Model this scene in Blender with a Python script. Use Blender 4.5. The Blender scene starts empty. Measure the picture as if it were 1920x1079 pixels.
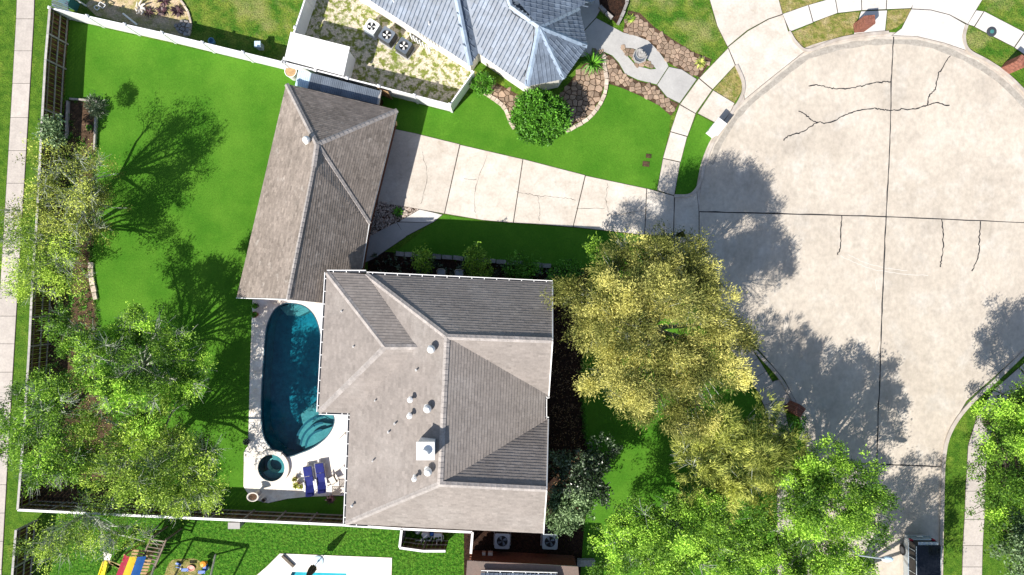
import bpy, math, random
import numpy as np
from mathutils import Vector, Matrix
from mathutils.geometry import tessellate_polygon
random.seed(7)
RNG = np.random.default_rng(11)
C = bpy.context.scene.collection
R_ = math.radians
# ------------------------------------------------------------------ camera, sky, sun, exposure
H, F = 45.7, 1280.0
cam = bpy.data.cameras.new('camera'); cam_o = bpy.data.objects.new('camera', cam); C.objects.link(cam_o)
cam.lens = 24.0; cam.sensor_width = 36.0; cam.clip_end = 500; cam_o.location = (0, 0, H)
bpy.context.scene.camera = cam_o
SUN_A, SUN_B = 0.69, 0.72                      # ground shift of a shadow per metre of height (east, north)
ELEV = math.atan(1/math.hypot(SUN_A, SUN_B)); AZ = math.atan2(-SUN_A, -SUN_B)
wd = bpy.data.worlds.new('World'); bpy.context.scene.world = wd; wd.use_nodes = True
nt = wd.node_tree; bg = nt.nodes['Background']; sk = nt.nodes.new('ShaderNodeTexSky')
sk.sky_type = 'NISHITA'; sk.sun_disc = False; sk.sun_elevation = ELEV; sk.sun_rotation = AZ
nt.links.new(sk.outputs[0], bg.inputs[0]); bg.inputs[1].default_value = 0.10
sun = bpy.data.lights.new('sun', 'SUN'); sun.energy = 4.9; sun.angle = R_(0.5); sun.color = (1.0, 0.95, 0.88)
sun_o = bpy.data.objects.new('sun', sun); C.objects.link(sun_o)
sun_o.rotation_euler = Vector((-SUN_A, -SUN_B, 1)).to_track_quat('Z', 'Y').to_euler()
sun_o.location = (-30, -30, 60)
vs = bpy.context.scene.view_settings
vs.view_transform = 'Standard'; vs.look = 'None'; vs.gamma = 1; vs.use_curve_mapping = False; vs.exposure = 0.58

# ------------------------------------------------------------------ helpers
def W(px, py, z=0.0):
    k = (H-z)/F
    return Vector(((px-960)*k, (539.5-py)*k, z))
def G(pts, z=0.0):
    return [W(a, b, 0).xy for a, b in pts]
def S(px): return px*H/F
MATS = {}
def nd(t, ty, **kw):
    n = t.nodes.new(ty)
    for k, v in kw.items(): setattr(n, k, v)
    return n
def mk(name, c1, c2=None, scale=1.0, detail=4, lo=.35, hi=.65, fine=None, blotch=None, blotch2=None, bump=None,
       rough=.85, spec=.3, metal=0., objvar=0., tone=0., alt=None, stretch=None, transl=0., coat=0.):
    """procedural surface: two colours by noise, blotches of other colours, fine grain, bump, per-piece variation"""
    m = bpy.data.materials.new(name); m.use_nodes = True; t = m.node_tree; L = t.links.new
    b = t.nodes['Principled BSDF']; b.inputs['Roughness'].default_value = rough
    b.inputs['Specular IOR Level'].default_value = spec; b.inputs['Metallic'].default_value = metal
    b.inputs['Coat Weight'].default_value = coat
    geo = nd(t, 'ShaderNodeNewGeometry'); vec = geo.outputs['Position']
    if stretch:
        mp = nd(t, 'ShaderNodeMapping'); mp.inputs['Scale'].default_value = stretch; L(vec, mp.inputs[0]); vec = mp.outputs[0]
    def noise(sc, det=4, rg=.6):
        n = nd(t, 'ShaderNodeTexNoise'); n.inputs['Scale'].default_value = sc; n.inputs['Detail'].default_value = det
        n.inputs['Roughness'].default_value = rg; L(vec, n.inputs['Vector']); return n.outputs['Fac']
    def mr(x, a, bb, c=0., d=1.):
        n = nd(t, 'ShaderNodeMapRange'); L(x, n.inputs[0])
        for i, v in enumerate((a, bb, c, d)): n.inputs[i+1].default_value = v
        return n.outputs[0]
    def mix(f, a, bb, mode='MIX'):
        n = nd(t, 'ShaderNodeMix', data_type='RGBA', blend_type=mode)
        for i, v in ((0, f), (6, a), (7, bb)):
            if isinstance(v, (int, float)): n.inputs[i].default_value = v
            elif isinstance(v, tuple): n.inputs[i].default_value = (*v[:3], 1)
            else: L(v, n.inputs[i])
        return n.outputs[2]
    col = mix(mr(noise(scale, detail), lo, hi), c1, c2) if c2 else mix(0., c1, c1)
    for bl in (blotch, blotch2):
        if bl: col = mix(mr(noise(bl[0], 5, .65), bl[2], bl[3]), col, bl[1])
    def mul(col, val):
        n = nd(t, 'ShaderNodeVectorMath', operation='SCALE'); L(col, n.inputs[0]); L(val, n.inputs['Scale']); return n.outputs[0]
    if fine: col = mul(col, mr(noise(fine[0], 3, .7), .3, .7, 1-fine[1], 1+fine[1]))
    if objvar:
        oi = nd(t, 'ShaderNodeObjectInfo'); col = mul(col, mr(oi.outputs['Random'], 0, 1, 1-objvar, 1+objvar))
    if tone or alt:
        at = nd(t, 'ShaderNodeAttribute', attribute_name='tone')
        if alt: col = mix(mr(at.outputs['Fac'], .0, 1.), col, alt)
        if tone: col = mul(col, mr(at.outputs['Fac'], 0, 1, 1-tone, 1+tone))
    L(col, b.inputs['Base Color'])
    if bump:
        bn = nd(t, 'ShaderNodeBump'); bn.inputs['Strength'].default_value = bump[1]; bn.inputs['Distance'].default_value = bump[2]
        L(noise(bump[0], 4, .7), bn.inputs['Height']); L(bn.outputs[0], b.inputs['Normal'])
    if transl:
        tr = nd(t, 'ShaderNodeBsdfTranslucent'); L(col, tr.inputs[0]); ms = nd(t, 'ShaderNodeMixShader'); ms.inputs[0].default_value = transl
        L(b.outputs[0], ms.inputs[1]); L(tr.outputs[0], ms.inputs[2]); L(ms.outputs[0], t.nodes['Material Output'].inputs[0])
    MATS[name] = m; return m
def mk_water(name, tint, tint2):
    m = bpy.data.materials.new(name); m.use_nodes = True; t = m.node_tree; L = t.links.new
    t.nodes.remove(t.nodes['Principled BSDF'])
    tr = nd(t, 'ShaderNodeBsdfTransparent'); gl = nd(t, 'ShaderNodeBsdfGlossy'); gl.inputs['Roughness'].default_value = .03
    fr = nd(t, 'ShaderNodeFresnel'); fr.inputs[0].default_value = 1.33
    n = nd(t, 'ShaderNodeTexNoise'); n.inputs['Scale'].default_value = 2.2; n.inputs['Detail'].default_value = 3; n.inputs['Distortion'].default_value = 1.2
    bp = nd(t, 'ShaderNodeBump'); bp.inputs['Strength'].default_value = .35; bp.inputs['Distance'].default_value = .06
    L(n.outputs['Fac'], bp.inputs['Height']); L(bp.outputs[0], gl.inputs['Normal']); L(bp.outputs[0], fr.inputs['Normal'])
    mx = nd(t, 'ShaderNodeMix', data_type='RGBA'); mx.inputs[6].default_value = (*tint, 1); mx.inputs[7].default_value = (*tint2, 1)
    L(n.outputs['Fac'], mx.inputs[0]); L(mx.outputs[2], tr.inputs[0])
    ms = nd(t, 'ShaderNodeMixShader'); L(fr.outputs[0], ms.inputs[0]); L(tr.outputs[0], ms.inputs[1]); L(gl.outputs[0], ms.inputs[2])
    L(ms.outputs[0], t.nodes['Material Output'].inputs[0]); MATS[name] = m; return m

ORG = {}
def setp(o, label=None, cat=None, group=None, kind=None):
    if label: o['label'] = label
    if cat: o['category'] = cat
    if group: o['group'] = group
    if kind: o['kind'] = kind
    return o
def thing(name, label, cat, loc, group=None, kind=None):
    o = bpy.data.objects.new(name, None); C.objects.link(o); o.location = loc; o.empty_display_size = .3
    ORG[o.name] = Vector(loc); return setp(o, label, cat, group, kind)
def struct(name, loc=(0, 0, 0), label=None):
    o = thing(name, label, None, loc, kind='structure'); return o
class MB:
    def __init__(s): s.v = []; s.f = []; s.t = []
    def add(s, vs, fs, tone=.5):
        n = len(s.v); s.v += [tuple(p) for p in vs]; s.f += [tuple(i+n for i in f) for f in fs]; s.t += [tone]*len(fs); return s
    def face(s, pts, tone=.5): return s.add(pts, [tuple(range(len(pts)))], tone)
    def prism(s, pts, z0, z1, tone=.5, bottom=False, inset=0., chamf=0.):
        pts = [Vector((p[0], p[1])) for p in pts]
        if sum(a.x*b.y-b.x*a.y for a, b in zip(pts, pts[1:]+pts[:1])) < 0: pts = pts[::-1]
        if inset: pts = offset(pts, inset)
        n = len(pts)
        if chamf:
            q = offset(pts, chamf)
            s.add([(p.x, p.y, z0) for p in pts]+[(p.x, p.y, z1-chamf*.7) for p in pts]+[(p.x, p.y, z1) for p in q],
                  [tuple(range(2*n, 3*n))]+[(i, (i+1) % n, n+(i+1) % n, n+i) for i in range(n)]+[(n+i, n+(i+1) % n, 2*n+(i+1) % n, 2*n+i) for i in range(n)], tone)
        else:
            s.add([(p.x, p.y, z0) for p in pts]+[(p.x, p.y, z1) for p in pts],
                  [tuple(range(n, 2*n))]+[(i, (i+1) % n, n+(i+1) % n, n+i) for i in range(n)]+([tuple(range(n))[::-1]] if bottom else []), tone)
        return s
    def box(s, c, size, rz=0, tone=.5, rot=None):
        M = rot if rot is not None else Matrix.Rotation(rz, 3, 'Z'); c = Vector(c); a, b, d = (q/2 for q in size)
        vs = [c+M@Vector((x, y, z)) for z in (-d, d) for x, y in ((-a, -b), (a, -b), (a, b), (-a, b))]
        return s.add(vs, [(3, 2, 1, 0), (4, 5, 6, 7), (0, 1, 5, 4), (1, 2, 6, 5), (2, 3, 7, 6), (3, 0, 4, 7)], tone)
    def beam(s, p, q, w, h, tone=.5):
        p = Vector(p); q = Vector(q); d = (q-p); l = d.length; d.normalize()
        up = Vector((0, 0, 1)) if abs(d.z) < .98 else Vector((0, 1, 0))
        x = d; y = up.cross(x).normalized(); z = x.cross(y)
        M = Matrix((x, y, z)).transposed(); return s.box((p+q)/2, (l, w, h), rot=M, tone=tone)
    def tube(s, pts, rs, n=6, tone=.5, cap=True):
        pts = [Vector(p) for p in pts]; rs = rs if isinstance(rs, (list, tuple)) else [rs]*len(pts); vs = []; fs = []
        for i, p in enumerate(pts):
            d = (pts[min(i+1, len(pts)-1)]-pts[max(i-1, 0)]).normalized()
            a = d.cross(Vector((.31, .17, .93))).normalized(); b = d.cross(a)
            vs += [p+(a*math.cos(k*2*math.pi/n)+b*math.sin(k*2*math.pi/n))*rs[i] for k in range(n)]
        for i in range(len(pts)-1):
            fs += [(i*n+k, i*n+(k+1) % n, (i+1)*n+(k+1) % n, (i+1)*n+k) for k in range(n)]
        if cap: fs += [tuple(range(n))[::-1], tuple((len(pts)-1)*n+k for k in range(n))]
        return s.add(vs, fs, tone)
    def lathe(s, c, prof, n=20, tone=.5, sx=1, sy=1):
        c = Vector(c); vs = []; fs = []
        for r, z in prof: vs += [c+Vector((r*math.cos(k*2*math.pi/n)*sx, r*math.sin(k*2*math.pi/n)*sy, z)) for k in range(n)]
        for i in range(len(prof)-1): fs += [(i*n+k, i*n+(k+1) % n, (i+1)*n+(k+1) % n, (i+1)*n+k) for k in range(n)]
        fs += [tuple((len(prof)-1)*n+k for k in range(n))]
        return s.add(vs, fs, tone)
    def holed(s, outer, holes, z, tone=.5):
        loops = [[Vector((p[0], p[1], 0)) for p in outer]]+[[Vector((p[0], p[1], 0)) for p in h] for h in holes]
        flat = [p for l in loops for p in l]; tr = tessellate_polygon(loops)
        fs = []
        for a, b, c in tr:
            A, B, D = flat[a], flat[b], flat[c]
            fs.append((a, b, c) if (B-A).cross(D-A).z > 0 else (a, c, b))
        return s.add([(p.x, p.y, z) for p in flat], fs, tone)
    def build(s, name, mat, parent=None, smooth=False, kind=None, label=None, cat=None, group=None, loc=None):
        org = ORG[parent.name] if parent else Vector(loc if loc is not None else (0, 0, 0))
        me = bpy.data.meshes.new(name); me.from_pydata([(x-org.x, y-org.y, z-org.z) for x, y, z in s.v], [], s.f)
        if s.t and (max(s.t) != min(s.t)):
            at = me.attributes.new('tone', 'FLOAT', 'FACE'); at.data.foreach_set('value', s.t)
        if smooth: me.polygons.foreach_set('use_smooth', [True]*len(me.polygons))
        me.materials.append(MATS[mat]); me.update()
        o = bpy.data.objects.new(name, me); C.objects.link(o); o.parent = parent
        if not parent: o.location = org
        ORG[o.name] = org
        return setp(o, label, cat, group, kind)
def offset(pts, d):
    """inward offset of a counter-clockwise outline"""
    out = []; n = len(pts)
    for i in range(n):
        a, b, c = pts[i-1], pts[i], pts[(i+1) % n]; e1 = (b-a).normalized(); e2 = (c-b).normalized()
        n1 = Vector((-e1.y, e1.x)); n2 = Vector((-e2.y, e2.x)); m = n1+n2
        if m.length < 1e-4: m = n1
        m.normalize(); out.append(b+m*d/max(.35, m.dot(n1)))
    return out
def clip(poly, p, n):
    out = []; N = len(poly)
    for i in range(N):
        a, b = poly[i], poly[(i+1) % N]; da = (a-p).dot(n); db = (b-p).dot(n)
        if da >= 0: out.append(a)
        if (da >= 0) != (db >= 0): out.append(a+(b-a)*(da/(da-db)))
    return out
def inside(p, poly):
    c = False; j = len(poly)-1
    for i in range(len(poly)):
        a, b = poly[i], poly[j]
        if (a[1] > p[1]) != (b[1] > p[1]) and p[0] < (b[0]-a[0])*(p[1]-a[1])/(b[1]-a[1])+a[0]: c = not c
        j = i
    return c
def copy_thing(src, loc, rz=0, label=None, group=None, scale=1):
    r = src.copy(); C.objects.link(r); r.location = loc; r.rotation_euler = (0, 0, rz); r.scale = (scale,)*3
    if label: r['label'] = label
    if group: r['group'] = group; src['group'] = group
    for ch in list(src.children):
        c = ch.copy(); C.objects.link(c); c.parent = r
        for g in list(ch.children): d = g.copy(); C.objects.link(d); d.parent = c
    return r
def smooth_line(pts, k=6, closed=False):
    out = []; n = len(pts); P = [Vector(p) for p in pts]
    for i in range(n if closed else n-1):
        a = P[(i-1) % n] if (closed or i > 0) else P[i]; b = P[i]; c = P[(i+1) % n]; d = P[(i+2) % n] if (closed or i < n-2) else c
        for j in range(k):
            t = j/k; out.append(.5*((2*b)+(c-a)*t+(2*a-5*b+4*c-d)*t*t+(3*b-a-3*c+d)*t**3))
    if not closed: out.append(P[-1])
    return out
def ribbon(mb, pts, w, z0, z1, tone=.5, vary=0.):
    """a raised strip along a polyline of world xy"""
    P = [Vector(p) for p in pts]; Lf = []; Rt = []
    for i, p in enumerate(P):
        d = (P[min(i+1, len(P)-1)]-P[max(i-1, 0)]).normalized(); n = Vector((-d.y, d.x))*w/2*(1+random.uniform(-vary, vary))
        Lf.append(p+n); Rt.append(p-n)
    for i in range(len(P)-1):
        q = [Lf[i], Rt[i], Rt[i+1], Lf[i+1]]; mb.prism(q, z0, z1, tone)
    return mb

# ------------------------------------------------------------------ materials
mk('lawn', (.052, .165, .011), (.088, .215, .018), .45, lo=.3, hi=.7, blotch=(.2, (.036, .135, .008), .48, .78), blotch2=(1.4, (.10, .25, .02), .58, .85), fine=(9, .16), bump=(14, .5, .05), rough=.95, spec=.1)
mk('rough_grass', (.05, .14, .012), (.18, .23, .035), 1.3, 6, .38, .66, blotch=(.32, (.30, .28, .11), .5, .72), fine=(11, .55), bump=(9, .9, .12), rough=.95, spec=.1)
mk('verge_grass', (.10, .19, .018), (.045, .12, .01), 2.2, 6, .38, .66, blotch=(.5, (.26, .32, .05), .56, .8), fine=(12, .5), bump=(10, .9, .1), rough=.95, spec=.1)
mk('coarse_grass', (.032, .125, .008), (.09, .22, .02), 4.5, 6, .40, .62, blotch=(.4, (.09, .19, .02), .55, .8), fine=(8, .7), bump=(7, 1., .16), rough=.95, spec=.1)
mk('dry_grass', (.30, .25, .09), (.14, .17, .03), 3, 6, .42, .62, blotch=(1.2, (.42, .34, .18), .5, .7), fine=(12, .5), bump=(9, .9, .1), rough=.95, spec=.1)
mk('patchy_grass', (.60, .53, .41), (.19, .22, .05), 2.6, 8, .46, .56, blotch=(.55, (.17, .22, .04), .58, .68), fine=(9, .45), bump=(9, .9, .1), rough=.95, spec=.1)
mk('soil', (.13, .08, .05), (.06, .04, .025), 3, 6, fine=(14, .5), bump=(12, .9, .08), rough=.95, spec=.1, blotch=(1.0, (.30, .19, .13), .6, .75))  # soil brown, set darker to carry fence and tree shade
mk('mulch', (.055, .028, .018), (.02, .013, .01), 5, 6, fine=(16, .6), bump=(14, 1., .08), rough=.95, spec=.1)
mk('bed_sand', (.55, .42, .28), (.34, .30, .12), 1.6, 6, .4, .6, fine=(11, .4), bump=(9, .7, .08), rough=.95, spec=.1)
mk('street', (.545, .482, .402), (.445, .39, .322), .33, 8, .3, .7, blotch=(.75, (.56, .52, .46), .5, .8), blotch2=(.45, (.34, .30, .255), .52, .9), objvar=.035, fine=(3.2, .13), bump=(24, .2, .02), rough=.85, spec=.2, stretch=(1, .75, 1))
mk('pale_concrete', (.585, .53, .46), (.475, .42, .355), .9, 7, .35, .7, blotch=(.5, (.61, .57, .51), .5, .7), blotch2=(1.8, (.40, .325, .245), .6, .84), fine=(7, .1), bump=(20, .2, .02), rough=.85, spec=.2, objvar=.05)
mk('white_concrete', (.64, .61, .57), (.55, .52, .475), 1.2, 6, fine=(7, .06), rough=.85, spec=.2, objvar=.04)
mk('walk_concrete', (.50, .45, .40), (.43, .385, .345), 1.6, 6, fine=(8, .1), rough=.85, spec=.2, objvar=.06, bump=(20, .2, .02))
mk('cool_concrete', (.43, .42, .40), (.37, .36, .345), 1.0, 6, fine=(8, .08), rough=.85, spec=.2, objvar=.04)
mk('kerb_concrete', (.50, .45, .40), (.37, .32, .27), 2, 6, fine=(8, .12), rough=.85, spec=.2, objvar=.06)
mk('sealant', (.025, .025, .027), rough=.6)
mk('joint', (.10, .085, .07), (.05, .04, .035), 3, rough=.9)
mk('scuff', (.60, .565, .51), rough=.8)
mk('shingle', (.275, .242, .218), (.232, .205, .185), .6, 6, .3, .7, blotch=(.35, (.32, .29, .265), .5, .8), fine=(7, .1), tone=.13, rough=.95, spec=.1, bump=(30, .4, .02))
mk('garage_shingle', (.285, .24, .205), (.215, .18, .152), .5, 6, .3, .7, blotch=(1.6, (.42, .38, .335), .6, .8), fine=(6, .16), tone=.26, rough=.95, spec=.1, bump=(30, .4, .02))
mk('ridge_shingle', (.38, .345, .32), (.31, .28, .26), 3, 4, fine=(9, .15), tone=.1, rough=.95, spec=.1)
mk('slate_tile', (.145, .18, .235), (.095, .12, .16), 1.2, 5, .35, .65, blotch=(.4, (.25, .31, .38), .55, .8), fine=(8, .15), tone=.25, rough=.5, spec=.5)
mk('slate_ridge', (.30, .38, .48), (.23, .29, .37), 2, 4, tone=.1, rough=.5, spec=.5)
mk('white_paint', (.80, .79, .77), (.74, .73, .71), 1.2, 4, rough=.6, spec=.4)
mk('white_wall', (.80, .77, .72), (.72, .69, .64), .8, 5, fine=(9, .05), rough=.8, spec=.2)
mk('vinyl', (.82, .82, .83), (.76, .76, .77), 1.5, 4, rough=.45, spec=.4, objvar=.03)
mk('brick_wall', (.20, .085, .055), (.13, .055, .04), 6, 5, fine=(12, .3), rough=.9, spec=.2)
mk('dark_wood', (.11, .055, .028), (.045, .024, .013), 2.5, 6, fine=(12, .5), tone=.55, rough=.85, spec=.15)
mk('grey_wood', (.40, .37, .34), (.30, .27, .24), 3, 6, fine=(12, .2), rough=.9, spec=.1, objvar=.12)
mk('cap_wood', (.47, .44, .41), (.36, .34, .32), 2, 6, fine=(10, .15), rough=.9, spec=.1, objvar=.08)
mk('timber', (.27, .22, .17), (.17, .13, .10), 3, 6, fine=(12, .25), rough=.9, spec=.1, objvar=.1)
mk('tan_wood', (.50, .34, .18), (.36, .23, .12), 3, 6, fine=(12, .25), rough=.8, spec=.1, objvar=.1)
mk('bark', (.16, .13, .10), (.08, .065, .05), 5, 6, fine=(14, .4), bump=(20, .9, .03), rough=.95, spec=.1)
mk('pale_twig', (.44, .47, .38), (.30, .33, .26), 4, 4, fine=(10, .2), rough=.9, spec=.1)
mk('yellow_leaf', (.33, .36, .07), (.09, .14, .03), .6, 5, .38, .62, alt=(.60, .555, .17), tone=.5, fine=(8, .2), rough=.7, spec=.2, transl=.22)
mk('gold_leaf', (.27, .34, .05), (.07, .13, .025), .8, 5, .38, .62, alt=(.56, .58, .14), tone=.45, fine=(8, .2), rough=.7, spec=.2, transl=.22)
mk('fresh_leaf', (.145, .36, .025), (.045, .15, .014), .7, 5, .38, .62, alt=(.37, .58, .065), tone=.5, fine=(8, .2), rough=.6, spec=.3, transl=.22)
mk('lime_leaf', (.19, .37, .03), (.05, .15, .015), .6, 5, .38, .62, alt=(.46, .60, .085), tone=.5, fine=(8, .2), rough=.6, spec=.3, transl=.25)
mk('olive_leaf', (.25, .33, .045), (.09, .13, .025), .8, 5, .4, .7, alt=(.54, .59, .12), tone=.4, fine=(8, .2), rough=.7, spec=.2, transl=.2)
mk('sage_leaf', (.09, .18, .05), (.03, .07, .02), .8, 5, .4, .7, alt=(.26, .36, .17), tone=.4, fine=(8, .2), rough=.5, spec=.4, transl=.12)
mk('dark_leaf', (.022, .05, .016), (.012, .03, .01), 1, 5, .4, .7, alt=(.12, .17, .09), tone=.45, rough=.35, spec=.6, transl=.08)
mk('bush_leaf', (.05, .19, .01), (.03, .11, .008), 1, 5, .4, .7, alt=(.13, .34, .03), tone=.4, rough=.5, spec=.35, transl=.15)
mk('purple_leaf', (.10, .045, .05), (.05, .025, .03), 3, 4, tone=.4, rough=.5, spec=.4)
mk('flagstone', (.33, .235, .17), (.24, .18, .13), 1.5, 5, .3, .7, fine=(9, .18), objvar=.3, rough=.9, spec=.15, blotch=(.9, (.46, .34, .24), .5, .8))
mk('pale_stone', (.60, .51, .42), (.46, .38, .30), 2, 5, fine=(9, .15), objvar=.18, rough=.9, spec=.15)
mk('grey_stone', (.34, .32, .30), (.22, .21, .20), 3, 5, fine=(9, .2), objvar=.22, rough=.9, spec=.15)
mk('river_stone', (.50, .42, .36), (.30, .24, .20), 6, 5, fine=(12, .3), tone=.5, rough=.85, spec=.2)
mk('brick', (.30, .13, .09), (.22, .09, .065), 6, 5, fine=(14, .2), objvar=.15, tone=.2, rough=.9, spec=.15)
mk('mortar', (.50, .45, .40), rough=.95)
mk('deck_stone', (.84, .79, .72), (.72, .62, .50), 1.3, 7, .42, .72, blotch=(2.6, (.58, .46, .33), .64, .8), fine=(7, .1), rough=.85, spec=.2, bump=(10, .2, .02))
mk('coping', (.74, .69, .62), (.60, .55, .48), 2, 5, fine=(8, .1), rough=.8, spec=.2, objvar=.08)
mk('plaster_deep', (.014, .18, .235), (.03, .26, .31), 1.2, 5, .35, .65, fine=(4, .2), rough=.8, spec=.1)
mk('plaster_shelf', (.27, .37, .35), (.20, .30, .29), 1.5, 6, fine=(8, .15), rough=.8, spec=.1)
mk('navy_tile', (.02, .075, .11), (.035, .11, .15), 5, 4, rough=.3, spec=.5)
mk('cyan_plaster', (.10, .55, .62), (.06, .42, .50), 1.5, 5, rough=.8)
mk_water('water', (.40, .82, .90), (.62, .94, .98))
mk_water('pale_water', (.6, .95, .97), (.75, .99, 1.))
mk('steel_blue', (.17, .20, .24), (.13, .155, .19), 1.5, 4, rough=.4, spec=.5, objvar=.12, metal=.3)
mk('sky_panel', (.55, .68, .76), (.45, .58, .68), 2, 4, rough=.35, spec=.5)
mk('unit_white', (.80, .80, .78), rough=.5)
mk('unit_grey', (.34, .38, .41), (.29, .33, .36), 2, rough=.5, spec=.4)
mk('black', (.012, .013, .015), rough=.5)
mk('dark_metal', (.05, .055, .065), rough=.4, spec=.5)
mk('silver', (.50, .55, .58), (.44, .49, .52), 1, rough=.25, spec=.6, metal=.5, coat=.6)
mk('gloss_black', (.006, .007, .010), rough=.12, spec=.5)
mk('rubber', (.02, .02, .02), rough=.8)
mk('navy_fabric', (.014, .022, .17), (.010, .016, .13), 4, 4, fine=(14, .15), rough=.8)
mk('pillow_fabric', (.010, .012, .10), (.008, .01, .08), 4, 4, rough=.8)
mk('white_plastic', (.80, .80, .78), rough=.4)
mk('teal_plastic', (.06, .22, .20), (.05, .18, .17), 2, rough=.45)
mk('blue_plastic', (.16, .33, .48), rough=.45)
mk('red_cloth', (.36, .02, .05), (.28, .015, .04), 3, rough=.75)
mk('yellow_cloth', (.74, .44, .015), (.66, .38, .012), 3, rough=.75)
mk('blue_cloth', (.012, .10, .34), (.01, .08, .28), 3, rough=.75)
mk('yellow_plastic', (.75, .60, .03), rough=.35)
mk('orange_plastic', (.75, .30, .03), rough=.35)
mk('toy_blue', (.015, .10, .42), rough=.35)
mk('pink_plastic', (.65, .28, .22), rough=.4)
mk('terracotta', (.42, .17, .08), (.34, .13, .06), 4, rough=.85)
mk('grey_stonework', (.40, .39, .37), (.26, .25, .24), 6, 5, fine=(12, .2), rough=.85)
mk('pink_roof', (.27, .185, .15), (.21, .165, .14), .5, 5, fine=(9, .1), rough=.9)
mk('bronze_fabric', (.17, .14, .11), (.11, .09, .07), 4, rough=.85)
mk('glass_blue', (.30, .42, .52), rough=.08, spec=.8)

# ------------------------------------------------------------------ ground and lawns
DECK = [(474, 562), (614, 562), (614, 768), (662, 770), (657, 929), (580, 931), (540, 935), (503, 943), (472, 936), (457, 912), (458, 847), (466, 835), (469, 700)]
POOL = [tuple(p) for p in smooth_line([(546, 569), (572, 575), (591, 595), (601, 630), (604, 690), (606, 750), (622, 772), (627, 792), (614, 818), (588, 839), (562, 850), (541, 856), (517, 847), (498, 826), (491, 795), (491, 735), (495, 670), (500, 615), (514, 583), (530, 571)], 4, True)]
SPA_C = (511, 876)
DECK2 = [(525, 1038), (735, 1046), (733, 1120), (450, 1120), (480, 1080), (500, 1063)]
POOL2 = [(548, 1072), (650, 1075), (650, 1110), (530, 1110)]
def circ(cx, cy, r, n=32): return [(cx+r*math.cos(k*2*math.pi/n), cy+r*math.sin(k*2*math.pi/n)) for k in range(n)]
mb = MB(); mb.holed([(-160, -160), (160, -160), (160, 160), (-160, 160)], [G(DECK), G(DECK2)], 0)
mb.build('ground', 'verge_grass', kind='structure')
def patch(name, pts, mat, z, sm=0, holes=()):
    p = [tuple(q) for q in smooth_line(pts, sm, True)] if sm else pts
    mb = MB(); mb.holed(G(p), [G(h) for h in holes], z)
    return mb.build(name, mat, kind='structure')
patch('neighbour_yard', [(128, 36), (40, -60), (600, -60), (592, 0), (549, 128), (330, 80)], 'rough_grass', .006)
patch('side_yard', [(549, 128), (600, -40), (640, -60), (900, 140), (848, 207), (720, 176)], 'patchy_grass', .008)
patch('back_lawn', [(130, 38), (548, 134), (740, 185), (745, 250), (620, 570), (474, 561), (468, 700), (465, 834), (457, 848), (456, 913), (471, 938), (503, 945),
                    (540, 937), (580, 933), (662, 931), (660, 966), (300, 950), (262, 940), (240, 850), (205, 770), (180, 690), (186, 610), (176, 540), (171, 490), (178, 440), (176, 330), (181, 270), (182, 192), (122, 186)], 'lawn', .01)
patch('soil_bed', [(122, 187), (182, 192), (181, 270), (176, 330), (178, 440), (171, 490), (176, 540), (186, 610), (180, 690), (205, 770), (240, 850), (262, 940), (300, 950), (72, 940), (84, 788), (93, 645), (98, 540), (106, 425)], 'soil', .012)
patch('front_lawn', [(740, 185), (850, 212), (893, 165), (918, 180), (945, 200), (965, 245), (1010, 255), (1060, 245), (1100, 222), (1125, 190), (1134, 157), (1165, 165), (1200, 180), (1235, 198), (1258, 218), (1254, 245), (1243, 297), (1232, 357), (1130, 338), (1000, 303), (868, 273), (745, 243)], 'lawn', .014)
patch('kerb_lawn', [(1308, 215), (1337, 231), (1344, 258), (1335, 272), (1322, 305), (1315, 335), (1306, 356), (1292, 367), (1266, 368), (1275, 304), (1289, 257)], 'lawn', .016)
patch('entry_lawn', [(832, 403), (905, 415), (960, 419), (1080, 428), (1250, 447), (1290, 530), (1330, 600), (1390, 690), (1430, 760), (1450, 860), (1452, 1100), (1085, 1100), (1085, 1062), (1100, 900), (1085, 800), (1088, 600), (1100, 505), (960, 492), (740, 474)], 'lawn', .015)
patch('house_bed', [(690, 470), (740, 474), (960, 492), (1105, 505), (1096, 640), (1090, 720), (1096, 800), (1110, 900), (1095, 990), (1086, 1110), (870, 1110), (870, 960), (1000, 960), (1000, 540), (690, 540)], 'mulch', .018)
patch('south_lawn', [(100, 975), (72, 940), (300, 950), (660, 967), (870, 976), (870, 1120), (735, 1120), (736, 1045), (524, 1037), (499, 1062), (478, 1080), (450, 1120), (60, 1120)], 'coarse_grass', .013)
patch('dirt_patch', [(318, 1055), (345, 1048), (372, 1050), (378, 1070), (370, 1100), (310, 1100)], 'dry_grass', .02, 4)
patch('verge_north', [(1458, -6), (1560, -30), (1545, 0), (1466, 27)], 'dry_grass', .016)
patch('verge_grass_west', [(1483, 62), (1524, 45), (1545, 34), (1570, 27), (1612, 22), (1598, 64), (1570, 72), (1515, 95), (1500, 85)], 'dry_grass', .016)
patch('verge_grass_middle', [(1664, 20), (1709, 17), (1697, 40), (1680, 53), (1661, 60)], 'dry_grass', .016)
patch('verge_grass_east', [(1812, 47), (1850, 65), (1880, 80), (1908, 100), (1882, 131), (1850, 112), (1818, 92), (1808, 72)], 'rough_grass', .016)
patch('corner_lawn', [(1836, -20), (2000, -20), (2000, 100), (1845, 18)], 'rough_grass', .016)
patch('north_lawn', [(1178, 0), (1180, -40), (1310, -40), (1325, 0), (1345, 50), (1362, 88), (1330, 115), (1300, 105), (1260, 80), (1215, 45), (1185, 25)], 'rough_grass', .012, 3)
patch('dry_triangle', [(1338, 169), (1378, 124), (1391, 155), (1390, 172), (1377, 193)], 'dry_grass', .016)

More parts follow.
